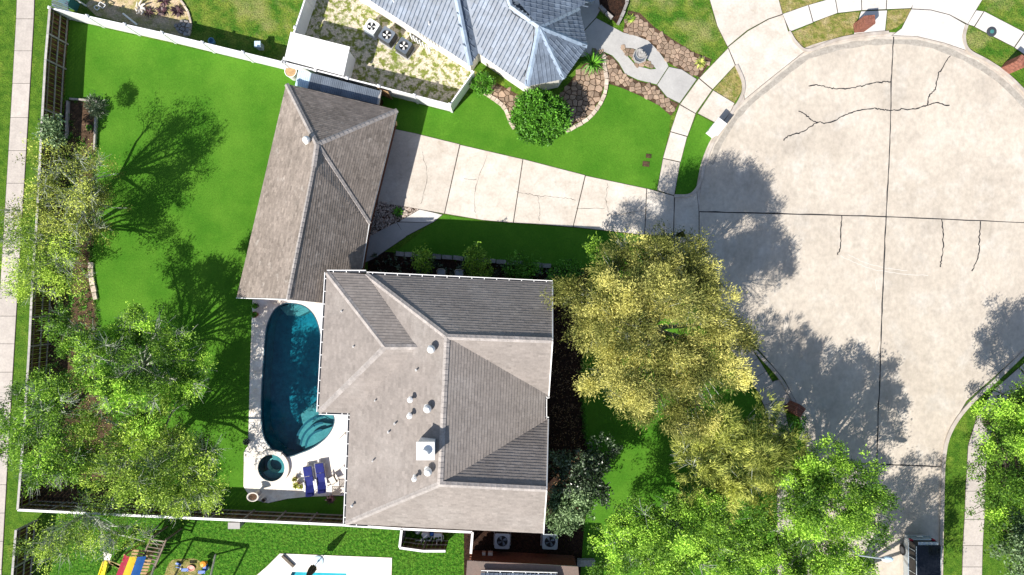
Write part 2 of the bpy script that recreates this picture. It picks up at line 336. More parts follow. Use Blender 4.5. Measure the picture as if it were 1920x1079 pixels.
# ------------------------------------------------------------------ concrete: street, kerbs, driveways, walks
def slabs(parent, quads, mat, z=.04, gap=.012, name='paving_slab', z0=-.05):
    mf = MB()
    for q in quads: MB().prism(G(q), z0, z, inset=gap, chamf=.008).build(name, mat, parent); mf.prism(G(q), z0, z-.01, inset=-.015)
    mf.build('joint_filler', 'joint', parent)
street = struct('street')
arcW = [(1311, 397), (1312, 365), (1316, 336), (1323, 305), (1336, 272), (1352, 245), (1372, 215), (1400, 185), (1440, 152), (1475, 123), (1510, 98)]
arcN = [(1510, 98), (1560, 82), (1610, 73), (1640, 70), (1675, 69)]
arcE = [(1675, 69), (1720, 71), (1770, 83), (1830, 110), (1880, 143), (1920, 182), (1965, 240), (1995, 310), (2010, 421)]
NW = arcW+arcN[1:]+[(1671, 150), (1668, 270), (1661, 406)]
NE = arcE+[(1920, 418), (1661, 407)]+[(1668, 270), (1671, 150)]
SW1 = [(1311, 398), (1661, 407), (1655, 540), (1650, 680), (1643, 870), (1519, 866), (1515, 820), (1503, 775), (1470, 712), (1430, 665), (1380, 610), (1340, 545), (1316, 480), (1311, 445)]
SE1 = [(1661, 407), (1920, 418), (2010, 421), (2008, 480), (1995, 560), (1965, 620), (1920, 657), (1860, 710), (1812, 752), (1784, 800), (1769, 850), (1765, 875), (1643, 870), (1650, 680), (1655, 540)]
SW2 = [(1519, 867), (1643, 871), (1636, 1100), (1634, 1200), (1520, 1200)]
SE2 = [(1643, 871), (1766, 876), (1764, 950), (1761, 1100), (1760, 1200), (1634, 1200), (1636, 1100)]
slabs(street, [NW, NE, SW1, SE1, SW2, SE2], 'street', z=.03, gap=.014, name='concrete_slab')
CR = [[(1516, 162), (1532, 160), (1545, 163), (1560, 166), (1580, 167), (1612, 162), (1640, 156), (1660, 154), (1671, 155)],
      [(1468, 264), (1478, 256), (1505, 247), (1530, 231), (1555, 230), (1585, 216), (1608, 208), (1640, 204), (1655, 206), (1668, 208)],
      [(1497, 209), (1510, 216), (1522, 226), (1532, 230)],
      [(1668, 208), (1690, 206), (1715, 204), (1737, 198), (1755, 194), (1780, 199)],
      [(1781, 105), (1765, 130), (1757, 148), (1751, 170), (1742, 180), (1738, 198)],
      [(1577, 404), (1576, 440), (1575, 465), (1570, 479)], [(1765, 412), (1768, 440), (1766, 478), (1762, 500)],
      [(1838, 415), (1836, 450), (1834, 480), (1821, 509)]]
def wob(pts, a=.03, k=7):
    P = smooth_line(G(pts), k); return [p+Vector((random.gauss(0, a), random.gauss(0, a))) for p in P]
for c in CR: ribbon(MB(), wob(c, .025), .07, .031, .036, .5, .35).build('crack_sealant', 'sealant', street)
for c, w in (([(1675, 70), (1671, 150), (1668, 270), (1661, 406), (1655, 540), (1650, 680), (1643, 870), (1636, 1100)], .07), ([(1311, 397), (1500, 402), (1661, 407), (1920, 418), (2000, 421)], .06), ([(1600, 868), (1643, 870), (1755, 875)], .06)):
    ribbon(MB(), wob(c, .012, 9), w, .031, .035, .5, .4).build('crack_sealant', 'sealant', street)
for c in ([(1575, 480), (1600, 492), (1640, 506), (1690, 514), (1740, 517)], [(1590, 478), (1625, 494), (1660, 503), (1700, 508)], [(1650, 640), (1640, 700), (1665, 690)], [(1641, 525), (1643, 545)]):
    ribbon(MB(), wob(c, .02), .035, .031, .033).build('scuff_line', 'scuff', street)
mk('gutter_stain', (.40, .365, .315), (.31, .28, .24), 1.5, 6, .3, .7, fine=(5, .2), rough=.9, spec=.15)
band = [(1665+(x-1665)*.972, 421+(y-421)*.972) for x, y in arcW[3:]+arcN[1:]+arcE[1:]]
mb = MB(); ribbon(mb, smooth_line(G(band), 3), .38, .0295, .032, .5, .25); mb.build('gutter_stain', 'gutter_stain', street)
kerb = struct('kerb')
mb = MB(); ribbon(mb, smooth_line(G(arcW+arcN[1:]+arcE[1:]), 3), .55, .0, .021); mb.build('gutter_apron', 'kerb_concrete', kerb)
def kerbline(pts, w=.2, z=.13, seg=3.0):
    P = smooth_line(G(pts), 6); run = [P[0]]; acc = 0
    for a, b in zip(P, P[1:]):
        acc += (b-a).length; run.append(b)
        if acc > seg:
            mbk = MB(); ribbon(mbk, run, w, -.02, z); mbk.build('kerb_stone', 'kerb_concrete', kerb); run = [b]; acc = 0
    if len(run) > 1: mbk = MB(); ribbon(mbk, run, w, -.02, z); mbk.build('kerb_stone', 'kerb_concrete', kerb)
kerbline([(1264, 368), (1290, 367), (1305, 356), (1314, 335), (1320, 310), (1334, 272), (1349, 246), (1370, 214), (1390, 181), (1393, 155), (1380, 123)])
kerbline([(1478, 60), (1492, 82), (1514, 96), (1560, 78), (1600, 69), (1640, 64), (1665, 62)])
kerbline([(1811, 48), (1806, 72), (1815, 96), (1850, 116), (1885, 140), (1925, 180), (1970, 238), (2001, 310)])
kerbline([(1928, 652), (1866, 712), (1818, 756), (1784, 802), (1769, 852), (1765, 950), (1762, 1110)], .24)
kerbline([(1250, 447), (1300, 452), (1308, 480), (1332, 548), (1374, 614), (1425, 668), (1465, 714), (1498, 776), (1510, 820), (1515, 868), (1516, 1110)])
dw = struct('driveway')
T0, B0 = [(728, 240), (780, 251), (862, 271)], [(833, 401), (755, 387), (708, 381)]
slabs(dw, [T0+B0, [(863, 272), (980, 299), (962, 418), (905, 413), (834, 401)], [(981, 299), (1097, 329), (1074, 426), (1000, 420), (963, 418)],
           [(1098, 330), (1212, 354), (1208, 441), (1130, 432), (1075, 426)], [(1213, 354), (1264, 368), (1262, 444), (1209, 441)],
           [(1265, 369), (1292, 368), (1306, 357), (1310, 397), (1310, 450), (1263, 445)]], 'pale_concrete', .04, .012, 'concrete_slab')
for c in ([(967, 361), (990, 364), (1008, 369), (1030, 369), (1060, 372), (1080, 376)], [(1008, 369), (1012, 392), (1010, 415)], [(1140, 345), (1136, 370), (1140, 400), (1138, 432)],
          [(915, 290), (893, 350), (890, 400)], [(1080, 390), (1136, 391)], [(1138, 404), (1208, 396)], [(870, 335), (895, 338)], [(792, 285), (800, 330), (790, 385)]):
    ribbon(MB(), wob(c, .03), .022, .041, .043, .5, .7).build('crack', 'joint', dw)
dw2 = struct('neighbour_driveway')
slabs(dw2, [[(1322, -30), (1452, -30), (1467, 27), (1440, 36), (1400, 58), (1364, 88), (1345, 50)], [(1365, 89), (1402, 59), (1441, 37), (1468, 28), (1478, 61), (1492, 84), (1508, 97), (1440, 151), (1396, 187), (1392, 155), (1379, 122)]], 'pale_concrete', .045, .012, 'concrete_slab')
dw3 = struct('east_driveway')
slabs(dw3, [[(1719, -30), (1860, -30), (1829, 20), (1814, 46), (1780, 28), (1745, 19), (1709, 17)], [(1708, 18), (1745, 20), (1780, 29), (1811, 47), (1806, 72), (1814, 96), (1770, 81), (1720, 69), (1672, 67), (1690, 54)]], 'white_concrete', .045, .012, 'concrete_slab')
sw = struct('sidewalk')
slabs(sw, [[(1365, 91), (1378, 123), (1336, 168), (1311, 147)], [(1310, 148), (1335, 169), (1304, 213), (1275, 196)], [(1274, 197), (1304, 214), (1289, 256), (1257, 247)],
           [(1257, 248), (1288, 257), (1276, 304), (1243, 297)], [(1243, 298), (1275, 305), (1264, 367), (1232, 357)], [(1337, 170), (1377, 194), (1368, 213), (1350, 235), (1308, 213)]], 'pale_concrete')
slabs(sw, [[(1467, 27), (1515, 10), (1524, 43), (1481, 60)], [(1516, 10), (1565, -4), (1570, 25), (1525, 42)], [(1566, -4), (1614, -8), (1615, 20), (1571, 25)], [(1615, -8), (1662, -10), (1661, 18), (1616, 20)],
           [(1663, -10), (1720, -8), (1708, 16), (1662, 18)], [(1614, 22), (1663, 20), (1659, 60), (1630, 63), (1600, 66)]], 'white_concrete')
slabs(sw, [[(1830, 20), (1844, 22), (1826, 50), (1814, 46)], [(1845, 22), (1920, 61), (1901, 89), (1827, 51)], [(1921, 62), (1990, 110), (1968, 136), (1902, 90)]], 'white_concrete')
yy = [780, 835, 868, 921, 974, 1023, 1063, 1115]; xl = [1832, 1815, 1813, 1810, 1808, 1805, 1804, 1803]; xr = [1868, 1850, 1849, 1847, 1845, 1842, 1841, 1840]
slabs(sw, [[(xl[i], yy[i]), (xr[i], yy[i]), (xr[i+1], yy[i+1]), (xl[i+1], yy[i+1])] for i in range(7)], 'walk_concrete')
slabs(sw, [[(1832, 779), (1868, 779), (1890, 745), (1862, 732)], [(1863, 731), (1891, 744), (1930, 716), (1910, 690)], [(1911, 689), (1931, 715), (1990, 665), (1966, 640)]], 'walk_concrete')
cw = smooth_line([(1250, 447), (1292, 530), (1335, 600), (1392, 690), (1432, 760), (1452, 850), (1457, 960), (1458, 1120)], 3)
qs = []
for i in range(len(cw)-1):
    a, b = cw[i], cw[i+1]; na = Vector((-(b-a).y, (b-a).x)).normalized()*(-34); c2 = cw[min(i+2, len(cw)-1)]
    nb = Vector((-(c2-b).y, (c2-b).x)).normalized()*(-34) if i < len(cw)-2 else na
    qs.append([tuple(a), tuple(a+na), tuple(b+nb), tuple(b)])
slabs(sw, qs, 'walk_concrete'); slabs(sw, [[(1450, 715), (1465, 711), (1492, 752), (1455, 765), (1440, 735)]], 'walk_concrete', .045)
wl = struct('west_sidewalk')
ys = [-90, -26, 36, 96, 157, 221, 283, 344, 404, 465, 540, 593, 645, 698, 750, 803, 856, 909, 962, 1015, 1068, 1120]
def lx(y): return np.interp(y, [0, 270, 540, 810, 1079], [33, 17.5, 1, -15, -30])
slabs(wl, [[(lx(a), a), (lx(a)+33, a), (lx(b)+33, b), (lx(b), b)] for a, b in zip(ys, ys[1:])], 'walk_concrete')
ew = struct('entry_walk')
slabs(ew, [[(787, 393), (830, 403), (811, 418), (748, 416)]], 'white_concrete', .04)
slabs(ew, [[(748, 417), (810, 418), (760, 444), (744, 417)]], 'cool_concrete', .04)  # house shade put into the colour of this slab and the next
slabs(ew, [[(743, 417), (762, 444), (700, 486), (668, 500), (676, 452)]], 'cool_concrete', .04)
# the fountain walk, with its diamond of stones left open
fw = struct('fountain_walk')
DIA = [(1163, 90), (1183, 91), (1200, 96), (1230, 130), (1220, 131), (1192, 124), (1178, 108)]
mbf = MB(); outer = [(1095, 60), (1118, 35), (1168, 62), (1195, 69), (1215, 77), (1232, 94), (1250, 118), (1253, 125), (1231, 159), (1195, 150), (1172, 139), (1160, 118), (1148, 105), (1133, 98), (1090, 108)]
mbf.holed(G(outer), [G(DIA)], .045); mbf.build('concrete_slab', 'cool_concrete', fw)
slabs(fw, [[(1254, 126), (1278, 131), (1306, 149), (1274, 194), (1250, 182), (1232, 160)]], 'cool_concrete', .045)
slabs(fw, [[(1085, -20), (1150, -20), (1125, 20), (1117, 34), (1094, 59), (1080, 20)]], 'cool_concrete', .045)

# ------------------------------------------------------------------ stone beds
def stones(parent, poly, size, mat, z=(.05, .10), gap=.035, jit=.35, name='flagstone', maxn=280):
    P = G(poly); xs = [p.x for p in P]; ysx = [p.y for p in P]; seeds = []
    y = min(ysx)-size
    r = 0
    while y < max(ysx)+size:
        x = min(xs)-size+(r % 2)*size*.5
        while x < max(xs)+size:
            seeds.append(Vector((x+random.uniform(-jit, jit)*size, y+random.uniform(-jit, jit)*size))); x += size*random.uniform(.85, 1.15)
        y += size*.88; r += 1
    n = 0
    for i, s in enumerate(seeds):
        if not inside(s, P) or n >= maxn: continue
        cell = [s+Vector((size*.75*math.cos(a), size*.75*math.sin(a))) for a in [k*math.pi/4 for k in range(8)]]
        for q in seeds:
            if q is not s and (q-s).length < 2.2*size:
                d = (s-q).normalized(); cell = clip(cell, (s+q)/2+d*gap/2, d)
                if len(cell) < 3: break
        if len(cell) < 3: continue
        zz = random.uniform(*z); MB().prism(cell, -.02, zz, chamf=min(.03, size*.08)).build(name, mat, parent); n += 1
def edging(parent, pts, w, mat, seg=.32, z=.14, name='edging_stone', n=120):
    P = smooth_line(G(pts), 8); acc = 0; run = [P[0]]
    for a, b in zip(P, P[1:]):
        acc += (b-a).length; run.append(b)
        if acc >= seg*random.uniform(.85, 1.2):
            a0, b0 = run[0], run[-1]; d = (b0-a0); c = (a0+b0)/2
            MB().box((c.x, c.y, z/2), (d.length*.9, w*random.uniform(.85, 1.1), z), math.atan2(d.y, d.x)+random.uniform(-.08, .08)).build(name, mat, parent); run = [b]; acc = 0
patch('stone_bed_north', [(1178, 20), (1200, 25), (1225, 50), (1262, 75), (1300, 98), (1335, 112), (1312, 146), (1275, 130), (1252, 118), (1233, 94), (1215, 76), (1195, 69), (1168, 62), (1172, 40)], 'soil', .02)
b1 = thing('flagstone_bed', 'long strip of brown flagstones between the dry north lawn and the fountain walk', 'stone bed', W(1240, 90))
stones(b1, [(1173, 35), (1198, 30), (1225, 55), (1262, 78), (1300, 100), (1330, 115), (1310, 144), (1275, 128), (1252, 115), (1234, 91), (1215, 74), (1195, 67), (1172, 60)], .33, 'flagstone', gap=.03)
patch('stone_bed_middle', [(1133, 100), (1148, 107), (1160, 120), (1171, 140), (1195, 152), (1231, 161), (1250, 186), (1273, 195), (1258, 218), (1235, 198), (1200, 180), (1165, 165), (1134, 155), (1130, 125)], 'soil', .02)
b2 = thing('flagstone_bed', 'strip of brown and olive flagstones between the front lawn and the fountain walk', 'stone bed', W(1190, 160))
stones(b2, [(1134, 103), (1146, 109), (1158, 122), (1170, 142), (1195, 154), (1230, 163), (1249, 187), (1270, 198), (1257, 214), (1235, 195), (1200, 177), (1165, 162), (1136, 152), (1132, 125)], .33, 'flagstone', gap=.03)
b3 = thing('flagstone_bed', 'pointed diamond of orange flagstones around the tiered fountain', 'stone bed', W(1195, 108))
stones(b3, DIA, .3, 'flagstone', (.05, .09), .025)
HB = [(893, 150), (900, 139), (975, 180), (990, 190), (1050, 178), (1095, 120), (1110, 90), (1133, 99), (1131, 130), (1134, 157), (1125, 188), (1100, 220), (1058, 244), (1012, 253), (966, 243), (946, 198), (918, 178), (892, 163)]
patch('stone_bed_house', HB, 'soil', .022)
b4 = thing('flagstone_bed', 'flagstone bed curving round the corner of the blue roofed house', 'stone bed', W(1080, 190))
stones(b4, HB, .4, 'flagstone', (.05, .09), .045)
e4 = thing('stone_edging', 'curved row of pale edging stones between front lawn and flagstone bed', 'edging', W(1120, 190))
edging(e4, [(892, 165), (918, 181), (945, 202), (958, 232), (968, 246)], .26, 'pale_stone', .28)
edging(e4, [(1060, 248), (1102, 224), (1128, 190), (1137, 157), (1133, 125), (1132, 102)], .24, 'pale_stone', .3)
e5 = thing('planter_wall', 'low grey block border round the dark bed beside the entrance porch', 'edging', W(1160, 40))
patch('porch_bed', [(1120, -20), (1175, -20), (1176, 10), (1158, 48), (1150, 40), (1125, 15)], 'mulch', .05)
edging(e5, [(1123, 14), (1140, 30), (1158, 48)], .2, 'grey_stone', .5, .3); edging(e5, [(1158, 48), (1166, 30), (1174, 10), (1175, -20)], .2, 'grey_stone', .5, .3)
patch('rose_bed', [(200, -30), (330, -20), (345, 10), (356, 30), (358, 50), (352, 70), (330, 68), (260, 50), (180, 30), (160, 10)], 'bed_sand', .02)
e6 = thing('stone_edging', 'curved dark rimmed edging round the gravel bed of bromeliads', 'edging', W(350, 30))
edging(e6, [(325, -20), (342, 5), (354, 25), (359, 48), (354, 70)], .14, 'pale_stone', .35, .12)
b6 = thing('rock_pile', 'cluster of grey rocks in the shade at the tip of the gravel bed', 'rocks', W(345, 52))
stones(b6, [(330, 42), (358, 42), (355, 70), (335, 66)], .3, 'grey_stone', (.1, .25), .05, name='rock')
patch('pebble_bed', [(712, 378), (760, 388), (786, 393), (748, 416), (676, 452), (680, 430), (690, 400)], 'soil', .02)
pb = MB(); PP = G([(712, 378), (760, 388), (786, 393), (748, 416), (676, 452), (682, 425)])
for i in range(2200):
    p = Vector((random.uniform(-10.2, -6.1), random.uniform(3.0, 5.8)))
    if inside(p, PP): r = random.uniform(.03, .075); pb.lathe((p.x, p.y, .02), [(r, 0), (r*.8, r*.5), (r*.1, r*.7)], 6, random.random())
pb.build('pebbles', 'river_stone', kind='stuff', label='loose pale and brown pebbles in the corner bed by the garage')
b7 = thing('stone_edging', 'row of rough grey stones between entry lawn and shaded house bed', 'edging', W(900, 484))
edging(b7, [(742, 476), (800, 480), (880, 486), (960, 493), (1040, 500)], .3, 'grey_stone', .45, .16)
b8 = thing('stone_edging', 'row of pale stones along the edge of the back lawn by the west bed', 'edging', W(172, 520))
edging(b8, [(172, 492), (173, 520), (178, 545), (182, 570)], .3, 'pale_stone', .4, .16)

# ------------------------------------------------------------------ roofs and buildings
def newell(P):
    n = Vector((0, 0, 0))
    for a, b in zip(P, P[1:]+P[:1]): n += Vector(((a.y-b.y)*(a.z+b.z), (a.z-b.z)*(a.x+b.x), (a.x-b.x)*(a.y+b.y)))
    n.normalize(); return n if n.z > 0 else -n
def on_plane(px, py, P):
    n = newell(P); c = sum(P, Vector())/len(P); o = Vector((0, 0, H)); d = (W(px, py, 0)-o); t = (c-o).dot(n)/d.dot(n); return o+d*t
def eave_plane(a, b, pitch, inner):
    d = (b-a); d.z = 0; d.normalize(); n = Vector((-d.y, d.x, 0))
    if (inner-a).dot(n) < 0: n = -n
    return [a, b, b+n+Vector((0, 0, pitch))]
def slope(P, mat, parent, course=.18, tab=.3, lip=.02, tile=False, tonef=None):
    """one roof plane laid course by course in overlapping pieces"""
    n = newell(P); v = (Vector((0, 0, 1))-n*n.z).normalized(); u = v.cross(n); o = P[0]
    Q = [Vector(((p-o).dot(u), (p-o).dot(v))) for p in P]; mb = MB()
    up = lambda q, h: o+u*q.x+v*q.y+n*h
    dev = [(p-o).dot(n) for p in P]
    order = P if newell(P).dot(Vector((0, 0, 1))) else P
    mb.face([p-n*.012 for p in P], .5)
    v0 = min(q.y for q in Q); v1 = max(q.y for q in Q); k = 0; y = v0
    while y < v1:
        row = clip(clip(Q, Vector((0, y)), Vector((0, 1))), Vector((0, y+course)), Vector((0, -1)))
        if len(row) >= 3:
            u0 = min(q.x for q in row); u1 = max(q.x for q in row)
            x = math.floor(u0/tab)*tab+(0 if tile else (k % 2)*tab*.5-tab+random.uniform(-.02, .02)); rt = random.uniform(-.05, .05)
            while x < u1:
                c = clip(clip(row, Vector((x, 0)), Vector((1, 0))), Vector((x+tab, 0)), Vector((-1, 0)))
                if len(c) >= 3:
                    jl = lip*random.uniform(.7, 1.15); tn = min(1, max(0, random.gauss(.5, .2)+rt))
                    hs = [.002+jl*(1-(q.y-y)/course) for q in c]; m = len(c); vs = [up(q, h) for q, h in zip(c, hs)]; fs = [tuple(range(m))]
                    for i in range(m):
                        a, b = c[i], c[(i+1) % m]
                        if abs(a.y-y) < 1e-5 and abs(b.y-y) < 1e-5:
                            vs += [up(a, -.01), up(b, -.01)]; fs.append((i, len(vs)-2, len(vs)-1, (i+1) % m))
                    mb.add(vs, fs, tn)
                    if tile and len(c) == 4 and max(q.x for q in c)-min(q.x for q in c) > tab*.95:
                        w = tab*.16; hh = jl+.045
                        a0, a1, b0, b1 = Vector((x-w, y)), Vector((x+w, y)), Vector((x-w, y+course)), Vector((x+w, y+course)); t0, t1 = Vector((x, y)), Vector((x, y+course))
                        mb.add([up(a0, .01), up(a1, .01), up(b0, .005), up(b1, .005), up(t0, hh), up(t1, hh-jl)], [(0, 4, 5, 2), (4, 1, 3, 5), (0, 1, 4)], min(1, tn+.15))
                x += tab
        y += course; k += 1
    # face winding upward
    return mb.build('roof_slope', mat, parent, kind='stuff')
def ridge(parent, a, b, mat, w=.32, h=.05, seg=.3, name='ridge_cap'):
    mb = MB(); d = (b-a); n = max(1, int(d.length/seg)); dn = d.normalized(); s = Vector((-dn.y, dn.x, 0)).normalized()*w/2
    for i in range(n):
        p, q = a+d*i/n, a+d*(i+1.06)/n; t = random.random(); z = Vector((0, 0, 1))
        mb.add([p+s-z*.02, p+z*(h+.03), p-s-z*.02, q+s-z*.03, q+z*(h), q-s-z*.03], [(0, 1, 4, 3), (1, 2, 5, 4), (0, 2, 1)], t)
    mb.build(name, mat, parent, kind='stuff')
def gutter(parent, pts, inner=None, hang=.72):
    pts = [Vector(p) for p in pts]; area = 0
    mb = MB(); md = MB(); mh = MB()
    for a, b in zip(pts, pts[1:]):
        d = (b-a).normalized(); o = Vector((d.y, -d.x, 0)).normalized()      # outward is to the right of travel
        md.beam(a+o*.06-Vector((0, 0, .07)), b+o*.06-Vector((0, 0, .07)), .10, .01)
        mb.beam(a+o*.125-Vector((0, 0, .05)), b+o*.125-Vector((0, 0, .05)), .045, .13)
        L = (b-a).length; k = max(1, int(L/hang))
        for i in range(k): c = a+d*(i+.5)*L/k+o*.06+Vector((0, 0, .005)); mh.beam(c-o*.07, c+o*.06, .05, .02)
    g = mb.build('gutter', 'white_paint', parent); md.build('trough', 'dark_metal', g); mh.build('hangers', 'white_paint', g, kind='stuff')
def walls(parent, foot, z1, inset, mat, name='wall'):
    pts = [Vector((p.x, p.y)) for p in foot]
    if sum(a.x*b.y-b.x*a.y for a, b in zip(pts, pts[1:]+pts[:1])) < 0: pts = pts[::-1]
    MB().prism(pts, z1-.16, z1-.03, inset=.03).build('soffit', 'white_paint', parent)
    MB().prism(pts, 0, z1-.16, inset=inset).build(name, mat, parent)
def dome_vent(parent, p, r=.22):
    m = MB(); p = Vector(p)
    m.lathe(p-Vector((0, 0, .1)), [(r*1.2, 0), (r*.62, .16), (r*.62, .34)], 16)
    o = m.build('roof_vent', 'white_paint', parent, smooth=False)
    m = MB(); m.lathe(p+Vector((0, 0, .22)), [(r*.66, 0), (r, .1), (r*1.02, .2), (r*.86, .32), (r*.5, .40), (r*.12, .43)], 20)
    for k in range(14):
        a = k*2*math.pi/14; c = Vector((math.cos(a), math.sin(a), 0)); m.beam(p+c*r*1.0+Vector((0, 0, .26)), p+c*r*.5+Vector((0, 0, .63)), .02, .03)
    m.build('turbine_cap', 'unit_white', o)
def pipe_vent(parent, p, r=.06, h=.35, hood=False):
    p = Vector(p); m = MB(); r *= .8; h *= .8; m.lathe(p-Vector((0, 0, .08)), [(r*2.4, 0), (r*1.4, .1), (r, .16), (r, .1+h), (r*.6, .1+h), (r*.6, h)], 12)
    o = m.build('vent_pipe', 'white_paint', parent)
    if hood: m = MB(); m.lathe(p+Vector((0, 0, h+.02)), [(r*2.1, 0), (r*2.0, .05), (r*.3, .13)], 12); m.build('vent_hood', 'white_paint', o)

# --- the two storey house
E, Rz = 5.1, 8.05
A = W(613, 511, E); B1 = W(686, 515, E); NEc = W(1036, 531, E); REn = W(1036, 639, Rz); Cn = W(838, 632, Rz); Ds = W(825, 908, Rz)
G1 = W(1029, 742, E); N1 = W(1021, 745, E); N2 = W(1021, 785, E); G2 = W(1028, 787, E); F_ = W(1025, 918, Rz); SEc = W(1019, 1000, E); SWc = W(648, 982, E); W2 = W(656, 775, E); W3 = W(598, 773, E)
house = thing('house', 'large two storey house with brown shingle hip roof in the middle of the plot', 'house', W(840, 750))
foot = [A, B1, NEc, G1, N1, N2, G2, SEc, SWc, W2, W3]
walls(house, foot, E, .45, 'brick_wall')
V = on_plane(782, 651, [Cn, Ds, SWc]); U = W(722, 651, V.z)
for P in ([B1, NEc, REn, Cn], [Cn, REn, G1], [Cn, G1, N1, N2, G2, Ds], [Ds, G2, F_], [SWc, SEc, F_, Ds], [A, U, W3], [A, B1, V, U], [U, V, W2, W3]): slope(P, 'shingle', house)
slope([Cn, Ds, SWc, W2, V], 'shingle', house); slope([Cn, V, B1], 'shingle', house)
for a, b in ((B1, Cn), (Cn, REn), (Cn, Ds), (Ds, F_), (SWc, Ds), (A, U), (W3, U), (U, V)): ridge(house, a, b, 'ridge_shingle')
for P in ([NEc, REn, G1], [G2, F_, SEc]):        # the two gable ends
    q = [p-Vector((.35, 0, .12)) for p in P]; m = MB(); m.face(q); m.build('gable', 'white_wall', house)
    m = MB(); m.beam(P[0], P[1], .06, .16); m.beam(P[1], P[2], .06, .16); m.build('barge_board', 'white_paint', house)
gutter(house, [NEc, B1+Vector((.03, .02, 0))]); gutter(house, [B1+Vector((0, .12, 0)), A, W3, W2, SWc, SWc+(SEc-SWc)*.11]); gutter(house, [G2, N2, N1, G1])
m = MB(); m.beam(SWc+(SEc-SWc)*.11-Vector((0, 0, .08)), SEc-Vector((0, 0, .08)), .04, .12); m.build('fascia', 'grey_wood', house)
WP = [Cn, Ds, SWc]
for px, py in ((808, 657), (801, 768), (802, 885)): dome_vent(house, on_plane(px+2, py-3, WP))
for px, py, r, h, hd in ((641, 586, .05, .2, 0), (663, 652, .05, .2, 0), (781, 696, .06, .3, 0), (704, 753, .05, .25, 0), (771, 750, .1, .5, 1), (770, 780, .1, .5, 1), (741, 796, .06, .35, 0), (729, 812, .06, .3, 0), (700, 865, .05, .35, 0), (779, 896, .09, .6, 1), (662, 948, .05, .3, 1)):
    pl = [A, U, W3] if px < 668 and py < 660 else WP
    pipe_vent(house, on_plane(px, py-2, pl), r, h, hd)
cp = on_plane(803, 836, WP); m = MB(); m.box((cp.x, cp.y, cp.z+.2), (.86, .86, 2.0)); ch = m.build('chimney', 'white_paint', house)
m = MB(); m.box((cp.x, cp.y, cp.z+1.23), (.98, .98, .06)); m.build('chimney_cap', 'unit_white', ch)
m = MB(); m.lathe((cp.x-.05, cp.y-.12, cp.z+1.26), [(.12, 0), (.12, .22), (.24, .24), (.24, .3), (.05, .36)], 18); m.build('flue', 'unit_white', ch)
m = MB(); p0 = W(735, 258, 0)
# --- the garage
g_ = 2.7
ga, gb, gc, gw = W(537, 158, g_), W(745, 207, g_), W(692, 420, g_), W(444, 559, g_)
gd = W(594, 271, 5.6); GW = [ga, gw, gd]; ge = on_plane(588, 313, GW); gf = on_plane(539, 562, GW); gs, gt = W(678, 503, g_), W(668, 575, g_)
gar = thing('garage', 'single storey garage with weathered brown shingle roof angled off the house', 'garage', W(620, 360))
walls(gar, [ga, gb, gc, gs, gt, W(612, 570, g_), gw], g_, .4, 'brick_wall')
for P in ([ga, gd, ge, gf, gw], [ga, gb, gd], [gb, gc, gd], [gd, gc, ge], [ge, gc, gs, gt, gf]): slope(P, 'garage_shingle', gar, .16, .28, .018)
for a, b in ((ga, gd), (gb, gd), (gd, gc), (gd, ge), (ge, gf)): ridge(gar, a, b, 'ridge_shingle', .3 if a is not ge else .22)
dome_vent(gar, on_plane(578, 265, GW), .22); m = MB(); m.beam(gc+Vector((0, 0, -.06)), gs+Vector((0, 0, -.06)), .07, .12); m.build('fascia', 'white_paint', gar); m = MB(); m.beam(gb+Vector((0, 0, -.08)), gc+Vector((0, 0, -.08)), .05, .12); m.build('fascia', 'white_paint', gar); m = MB(); m.beam(gw, gf, .05, .1); m.build('fascia', 'white_paint', gar)
gm = [W(735, 262), W(703, 398)]; a_, b_ = gm; d_ = (b_-a_).normalized()
for k in (0.06, 0.53):
    c = a_+(b_-a_)*(k+.2); m = MB(); m.box((c.x-.12, c.y, 1.1), (.08, 2.2, 2.2), math.atan2(d_.y, d_.x)-math.pi/2)
    dd = m.build('garage_door', 'white_wall', gar)
m = MB(); m.box((W(741, 232, 2.3).x, W(741, 232, 2.3).y, 2.35), (.2, .25, .3)); m.build('wall_lamp', 'tan_wood', gar)
# --- the house with the blue tiled roof
e3 = 3.0; n1, n2, n3, n4, n5, n6, n7 = (W(*p, e3) for p in ((625, -44), (882, 123), (897, 100), (988, 162), (1058, 148), (1101, 86), (1086, 15)))
n8, n9, n0 = W(1079, 10, e3), W(1086, 0, e3), W(1092, -60, e3)
P2 = eave_plane(n3, n4, .78, W(1000, 50)); q1 = on_plane(1011, 50, P2); q2 = on_plane(957, 11, P2); vq = on_plane(866, -40, P2); q3 = on_plane(938, -60, P2)
P1 = eave_plane(n1, n2, .78, W(900, 0)); hq = on_plane(849, -40, P1)
nh = thing('house', 'white walled house with blue grey tiled roof at the top of the plot', 'house', W(950, 60))
walls(nh, [n1, n2, n3, n4, n5, n6, n7, n8, n9, n0], e3, .36, 'white_wall')
for P in ([n3, n4, q1, q2, q3, vq], [n4, n5, q1], [n5, n6, q1], [n6, n7, q1], [q1, n7, n9, n0, q3, q2], [n2, n3, vq, hq], [n1, n2, hq]): slope(P, 'slate_tile', nh, .42, .26, .035, tile=True)
for a, b in ((q1, q2), (q2, q3), (n4, q1), (n5, q1), (n6, q1), (n7, q1), (n2, hq)): ridge(nh, a, b, 'slate_ridge', .34, .07, .4)
gutter(nh, [n9, n8, n7, n6, n5, n4, n3, n2, n1], hang=.9)
for px, py in ((738, 2), (805, 45)): pipe_vent(nh, on_plane(px, py, P1), .05, .35)
cab = MB(); pts = [on_plane(x, y, P2)+Vector((0, 0, .08)) for x, y in ((948, 0), (952, 12), (962, 27), (982, 39), (996, 43), (1001, 55), (1000, 75), (995, 100), (988, 128), (982, 145))]; cab.tube(pts, .018, 5); cab.build('cable', 'black', nh)
